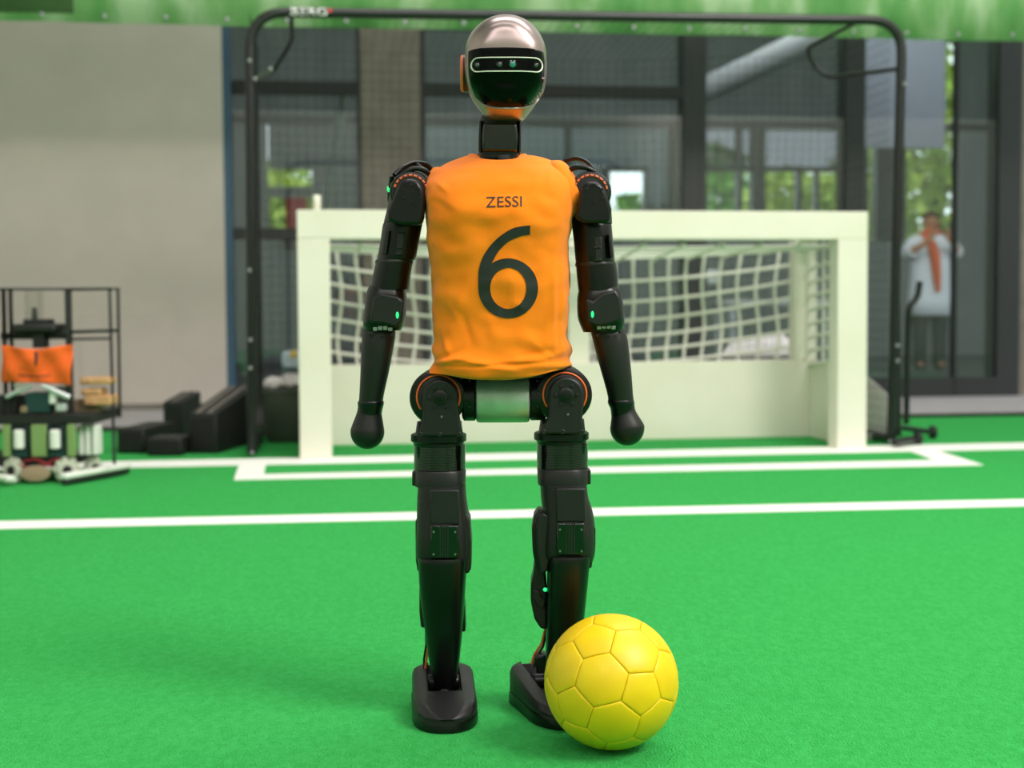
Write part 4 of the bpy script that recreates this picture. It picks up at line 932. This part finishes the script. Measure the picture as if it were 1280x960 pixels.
# white crate with a hand hole at the right of the goal
cq = [GR(1086, 549), GR(1109, 552)]; crt = thing('white_crate', (cq[0].x+.05, cq[0].y+.15, 0), 'white slanted crate with a dark hand hole right of the white goal', 'crate')
a = cq[0]; b = cq[1]; zt0 = W(1086, 472, a.y).z; zt1 = W(1109, 492, b.y).z
V = [a, b, b+Vector((.02,.5,0)), a+Vector((.02,.5,0)), a+Vector((0,0,zt0)), b+Vector((0,0,zt1)), b+Vector((.02,.5,zt1)), a+Vector((.02,.5,zt0))]
bevel(mk('crate_body', V, [(3,2,1,0),(4,5,6,7),(0,1,5,4),(1,2,6,5),(2,3,7,6),(3,0,4,7)], 'foam_white', crt), .006)
p = W(1101, 513, (a.y+b.y)/2); lathe('hand_hole', p+Vector((0,.006,0)), (0,-1,0), [(-.02,.014),(.004,.014),(.005,.01)], 'robot_deep', crt, 14)
box('crate_rim', ((a+b)/2+Vector((0,0,zt1*.08))).to_tuple(), .1, .02, .03, 'foam_white', crt, .004)

# ------------------------------------------------------------------ beyond the glass
def lobby_table(px, py, b, w, h, label):
    a, _ = FR(px, py, b); t_ = thing('table', FP(a, b, 0), label, 'table')
    fbox('table_top', a-w/2, a+w/2, b-.35, b+.35, h-.04, h, 'white_plastic', t_, .01)
    for da in (-1, 1):
        for db in (-1, 1): cyl('leg', FP(a+da*(w/2-.06), b+db*.3, 0), FP(a+da*(w/2-.06), b+db*.3, h-.04), .02, 'aluminium', t_, 10)
lobby_table(975, 360, 7.6, 1.3, .74, 'white table beyond the glass behind the goal net')
a, z = FR(890, 347, 6.5); 
fbx = thing('lamp_stand', FP(a, 6.5, 0), 'small pale lamp on a thin stand seen through the goal net', 'lamp')
fbox('lamp_head', a-.06, a+.06, 6.44, 6.56, z-.07, z+.07, 'white_plastic', fbx, .02); cyl('stand', FP(a, 6.5, .02), FP(a, 6.5, z-.07), .012, 'black_tube', fbx, 10); lathe('foot_plate', FP(a, 6.5, 0), (0,0,1), [(0,.14),(.015,.14),(.02,.1)], 'black_tube', fbx, 20)
# leaning pole behind the left glass
pa = FR(395, 258, 4.6); pb = FR(432, 108, 4.6)
pp = tube('leaning_pole', [FP(pa[0]-.16*1.0, 4.6, 0.0), FP(pb[0], 4.6, pb[1])], .035, 'aluminium', None, 10); tag(pp, 'pale grey pole leaning behind the left glass panel', 'pole')
# ventilation duct under the lobby ceiling
d0 = FR(870, 118, 7.5); d1 = FR(1060, 30, 5.0)
dk = thing('ventilation_duct', FP(d0[0], 7.5, d0[1]), 'silver ventilation duct running diagonally under the ceiling beyond the glass', 'duct')
tube('duct_pipe', [FP(d0[0], 7.5, d0[1]), FP(d1[0], 5.0, d1[1])], .13, 'aluminium', dk, 20)
for t_ in (.06, .5, .94): q = FP(d0[0], 7.5, d0[1]).lerp(FP(d1[0], 5.0, d1[1]), t_); tube('hanger', [q, Vector((q.x, q.y, 4.27))], .012, 'steel_grey', dk, 6)

# person beyond the glass door
PXY = W(1163, 300, 15.0); px_, py_ = PXY.x, 15.0
per = thing('person', (px_, py_, 0), 'person in a loose white shirt and orange scarf standing beyond the glass door', 'person')
def skin(name, nodes, edges, m, parent, sub=2, root=0):
    me = bpy.data.meshes.new(name); me.from_pydata([Vector(n[:3]) for n in nodes], edges, []); o = bpy.data.objects.new(name, me); C.objects.link(o); o.parent = parent; WP[o.name] = WP[parent.name].copy()
    md = o.modifiers.new('skin', 'SKIN'); md.use_smooth_shade = True
    for i, n in enumerate(nodes): sv = me.skin_vertices[0].data[i]; sv.radius = (n[3], n[4] if len(n) > 4 else n[3]); sv.use_root = (i == root)
    sd = o.modifiers.new('sub', 'SUBSURF'); sd.levels = sub; sd.render_levels = sub; me.materials.append(MATS[m]); return o
N = [(0,0,.92,.14,.10),(0,.0,1.12,.13,.09),(0,0,1.32,.15,.09),(0,0,1.42,.06),(0,-.01,1.48,.055),(0,-.02,1.55,.078,.09),(0,-.015,1.62,.07,.085)]
Ed = [(0,1),(1,2),(2,3),(3,4),(4,5),(5,6)]
for sd in (-1, 1):
    i = len(N); N += [(sd*.17,0,1.36,.055),(sd*.27,-.08,1.22,.045),(sd*.17,-.26,1.30,.036),(sd*.10,-.33,1.36,.026),(sd*.085,-.35,1.40,.03,.018)]
    Ed += [(2,i),(i,i+1),(i+1,i+2),(i+2,i+3),(i+3,i+4)]
    hx, hy_, hz = sd*.085, -.35, 1.40
    for f_ in range(4):
        j = len(N); o_ = (f_-1.5)*.019
        N += [(hx+o_, hy_-.01, hz+.04-.006*abs(f_-1.3), .0085),(hx+o_*.9-sd*.01, hy_-.03, hz+.062-.008*abs(f_-1.3), .008),(hx+o_*.8-sd*.03, hy_-.04, hz+.06-.008*abs(f_-1.3), .007)]
        Ed += [(i+4,j),(j,j+1),(j+1,j+2)]
    j = len(N); N += [(hx-sd*.03, hy_+.01, hz+.0, .01),(hx-sd*.05, hy_-.01, hz+.025, .008)]; Ed += [(i+3,j),(j,j+1)]
    i = len(N); N += [(sd*.09,0,.86,.09),(sd*.1,-.01,.48,.06),(sd*.1,.02,.1,.042),(sd*.11,-.1,.035,.035)]; Ed += [(0,i),(i,i+1),(i+1,i+2),(i+2,i+3)]
skin('body', N, Ed, 'skin', per)
def pm(name, fn, m, parent=per): return fn
nose = lathe('nose', (px_, py_-.112, 1.535), (0,-.6,.8), [(0,.016),(.02,.013),(.045,.006)], 'skin', per, 10)
for sd in (-1,1):
    lathe('eye', (px_+sd*.032, py_-.098, 1.57), (0,-1,0), [(0,.012),(.006,.01),(.009,.004)], 'robot_black', per, 10)
    lathe('ear', (px_+sd*.078, py_-.01, 1.55), (sd,.3,0), [(0,.02),(.008,.026),(.014,.02)], 'skin', per, 12)
tube('mouth', [(px_-.026, py_-.1, 1.497), (px_, py_-.108, 1.494), (px_+.026, py_-.1, 1.497)], .005, 'wire_red', per, 6)
bm = bmesh.new(); bmesh.ops.create_uvsphere(bm, u_segments=20, v_segments=12, radius=1); bmesh.ops.delete(bm, geom=[v for v in bm.verts if v.co.z < -.15 and v.co.y < .35 or v.co.y < -.5 and v.co.z < .35], context='VERTS')
bm.verts.index_update(); mk('hair', [Vector((px_+v.co.x*.092, py_-.005+v.co.y*.11, 1.595+v.co.z*.085)) for v in bm.verts], [tuple(v.index for v in f.verts) for f in bm.faces], 'hair', per, ang=80); bm.free()
def ring_loft(name, secs, m, n=28, e=2.4):
    V = []; Fc = []
    for x, y, z, w, d in secs: V += [Vector((px_+x+sgn(math.cos(2*math.pi*i/n), 2/e)*w, py_+y+sgn(math.sin(2*math.pi*i/n), 2/e)*d, z)) for i in range(n)]
    for k in range(len(secs)-1):
        for i in range(n): j = (i+1) % n; Fc.append((k*n+i, k*n+j, (k+1)*n+j, (k+1)*n+i))
    o = mk(name, V, Fc, m, per, ang=80); s = o.modifiers.new('cloth', 'SOLIDIFY'); s.thickness = .004; return o
ring_loft('shirt', [(0,0,.58,.235,.17),(0,0,.75,.22,.16),(0,0,.95,.205,.15),(0,0,1.15,.2,.145),(0,0,1.3,.215,.14),(0,0,1.38,.2,.115),(0,0,1.42,.12,.09),(0,0,1.45,.075,.075)], 'shirt_white')
for sd in (-1, 1): tube('shirt_sleeve', [(px_+sd*.13,py_,1.36),(px_+sd*.19,py_-.015,1.335),(px_+sd*.27,py_-.08,1.225),(px_+sd*.23,py_-.16,1.25)], [.075,.072,.062,.06], 'shirt_white', per, 14)
for sd in (-1, 1): ring_loft('trouser_leg', [(sd*.1,0,.06,.07,.08),(sd*.1,0,.3,.075,.085),(sd*.1,-.005,.5,.085,.09),(sd*.095,0,.75,.105,.11),(sd*.09,0,.9,.11,.12)], 'trousers')
for sd in (-1, 1):
    V = []; Fc = []; n_ = 16
    for k, (yy, w, h) in enumerate(((.09,.03,.07),(.05,.045,.09),(-.05,.048,.075),(-.13,.045,.05),(-.165,.02,.03))): V += [Vector((px_+sd*.105+math.cos(2*math.pi*i/n_)*w, py_+yy, max(0.003, h/2+math.sin(2*math.pi*i/n_)*h*.55))) for i in range(n_)]
    for k in range(4):
        for i in range(n_): j = (i+1) % n_; Fc.append((k*n_+i, k*n_+j, (k+1)*n_+j, (k+1)*n_+i))
    Fc += [tuple(range(n_)), tuple(4*n_+i for i in range(n_))]; mk('shoe', V, Fc, 'shoe', per)
tube('scarf', [(px_-.07,py_+.02,1.43),(px_-.08,py_-.07,1.4),(px_-.03,py_-.14,1.32),(px_+.0,py_-.165,1.2),(px_+.015,py_-.17,1.05),(px_+.03,py_-.17,.9),(px_+.035,py_-.175,.82)], [.03,.04,.05,.055,.045,.035,.02], 'scarf', per, 12)
tube('scarf_loop', [(px_+math.cos(2*math.pi*i/20)*.085, py_+math.sin(2*math.pi*i/20)*.085, 1.43-.02*math.sin(2*math.pi*i/20)) for i in range(20)], .035, 'scarf', per, 10, True)

# trees outside the far windows
def tree(px, b, h, r, lm, label, seed):
    rnd = random.Random(seed); a, _ = FR(px, 280, b); p = FP(a, b, -.06)
    t_ = thing('tree', p, label, 'tree', 'trees outside the far windows')
    tube('trunk', [p, p+Vector((.1,0,h*.35)), p+Vector((0,.1,h*.75))], [.14,.1,.04], 'bark', t_, 8)
    for k in range(5):
        an = k*1.26; tube('branch', [p+Vector((.07,0,h*.3+.1*k)), p+Vector((math.cos(an)*r*.5, math.sin(an)*r*.5, h*.5+.2*k))], [.05,.015], 'bark', t_, 6)
    V = []; Fc = []
    for i in range(2600):
        d = Vector((rnd.gauss(0,1), rnd.gauss(0,1), rnd.gauss(0,1))).normalized()*(rnd.random()**.4)
        c = p+Vector((d.x*r, d.y*r, h*.55+d.z*h*.47)); s = .1+.08*rnd.random(); x = Vector((rnd.gauss(0,1), rnd.gauss(0,1), rnd.gauss(0,1))).normalized(); y = x.cross(Vector((rnd.gauss(0,1), rnd.gauss(0,1), 1))).normalized()
        q = len(V); V += [c-x*s, c+y*s*.45, c+x*s, c-y*s*.45]; Fc.append((q,q+1,q+2,q+3))
    o = mk('foliage', V, Fc, lm, t_, smooth=False); o['kind'] = 'stuff'
tree(893, 21, 3.9, 1.1, 'leaf_b', 'dark green tree outside behind the thick steel column', 1)
tree(985, 17, 3.1, 1.0, 'leaf', 'light green tree outside left of the right steel column', 2)
tree(1075, 20, 3.8, 1.0, 'leaf', 'light green tree outside behind the right steel column', 3)
tree(1168, 16, 5.6, 1.35, 'leaf', 'yellow green tree outside behind the person', 4)
tree(370, 18, 3.4, 1.2, 'leaf', 'light green tree outside the small far left window', 5)
tree(790, 17, 2.6, .5, 'leaf_b', 'small green tree outside the middle far window', 6)
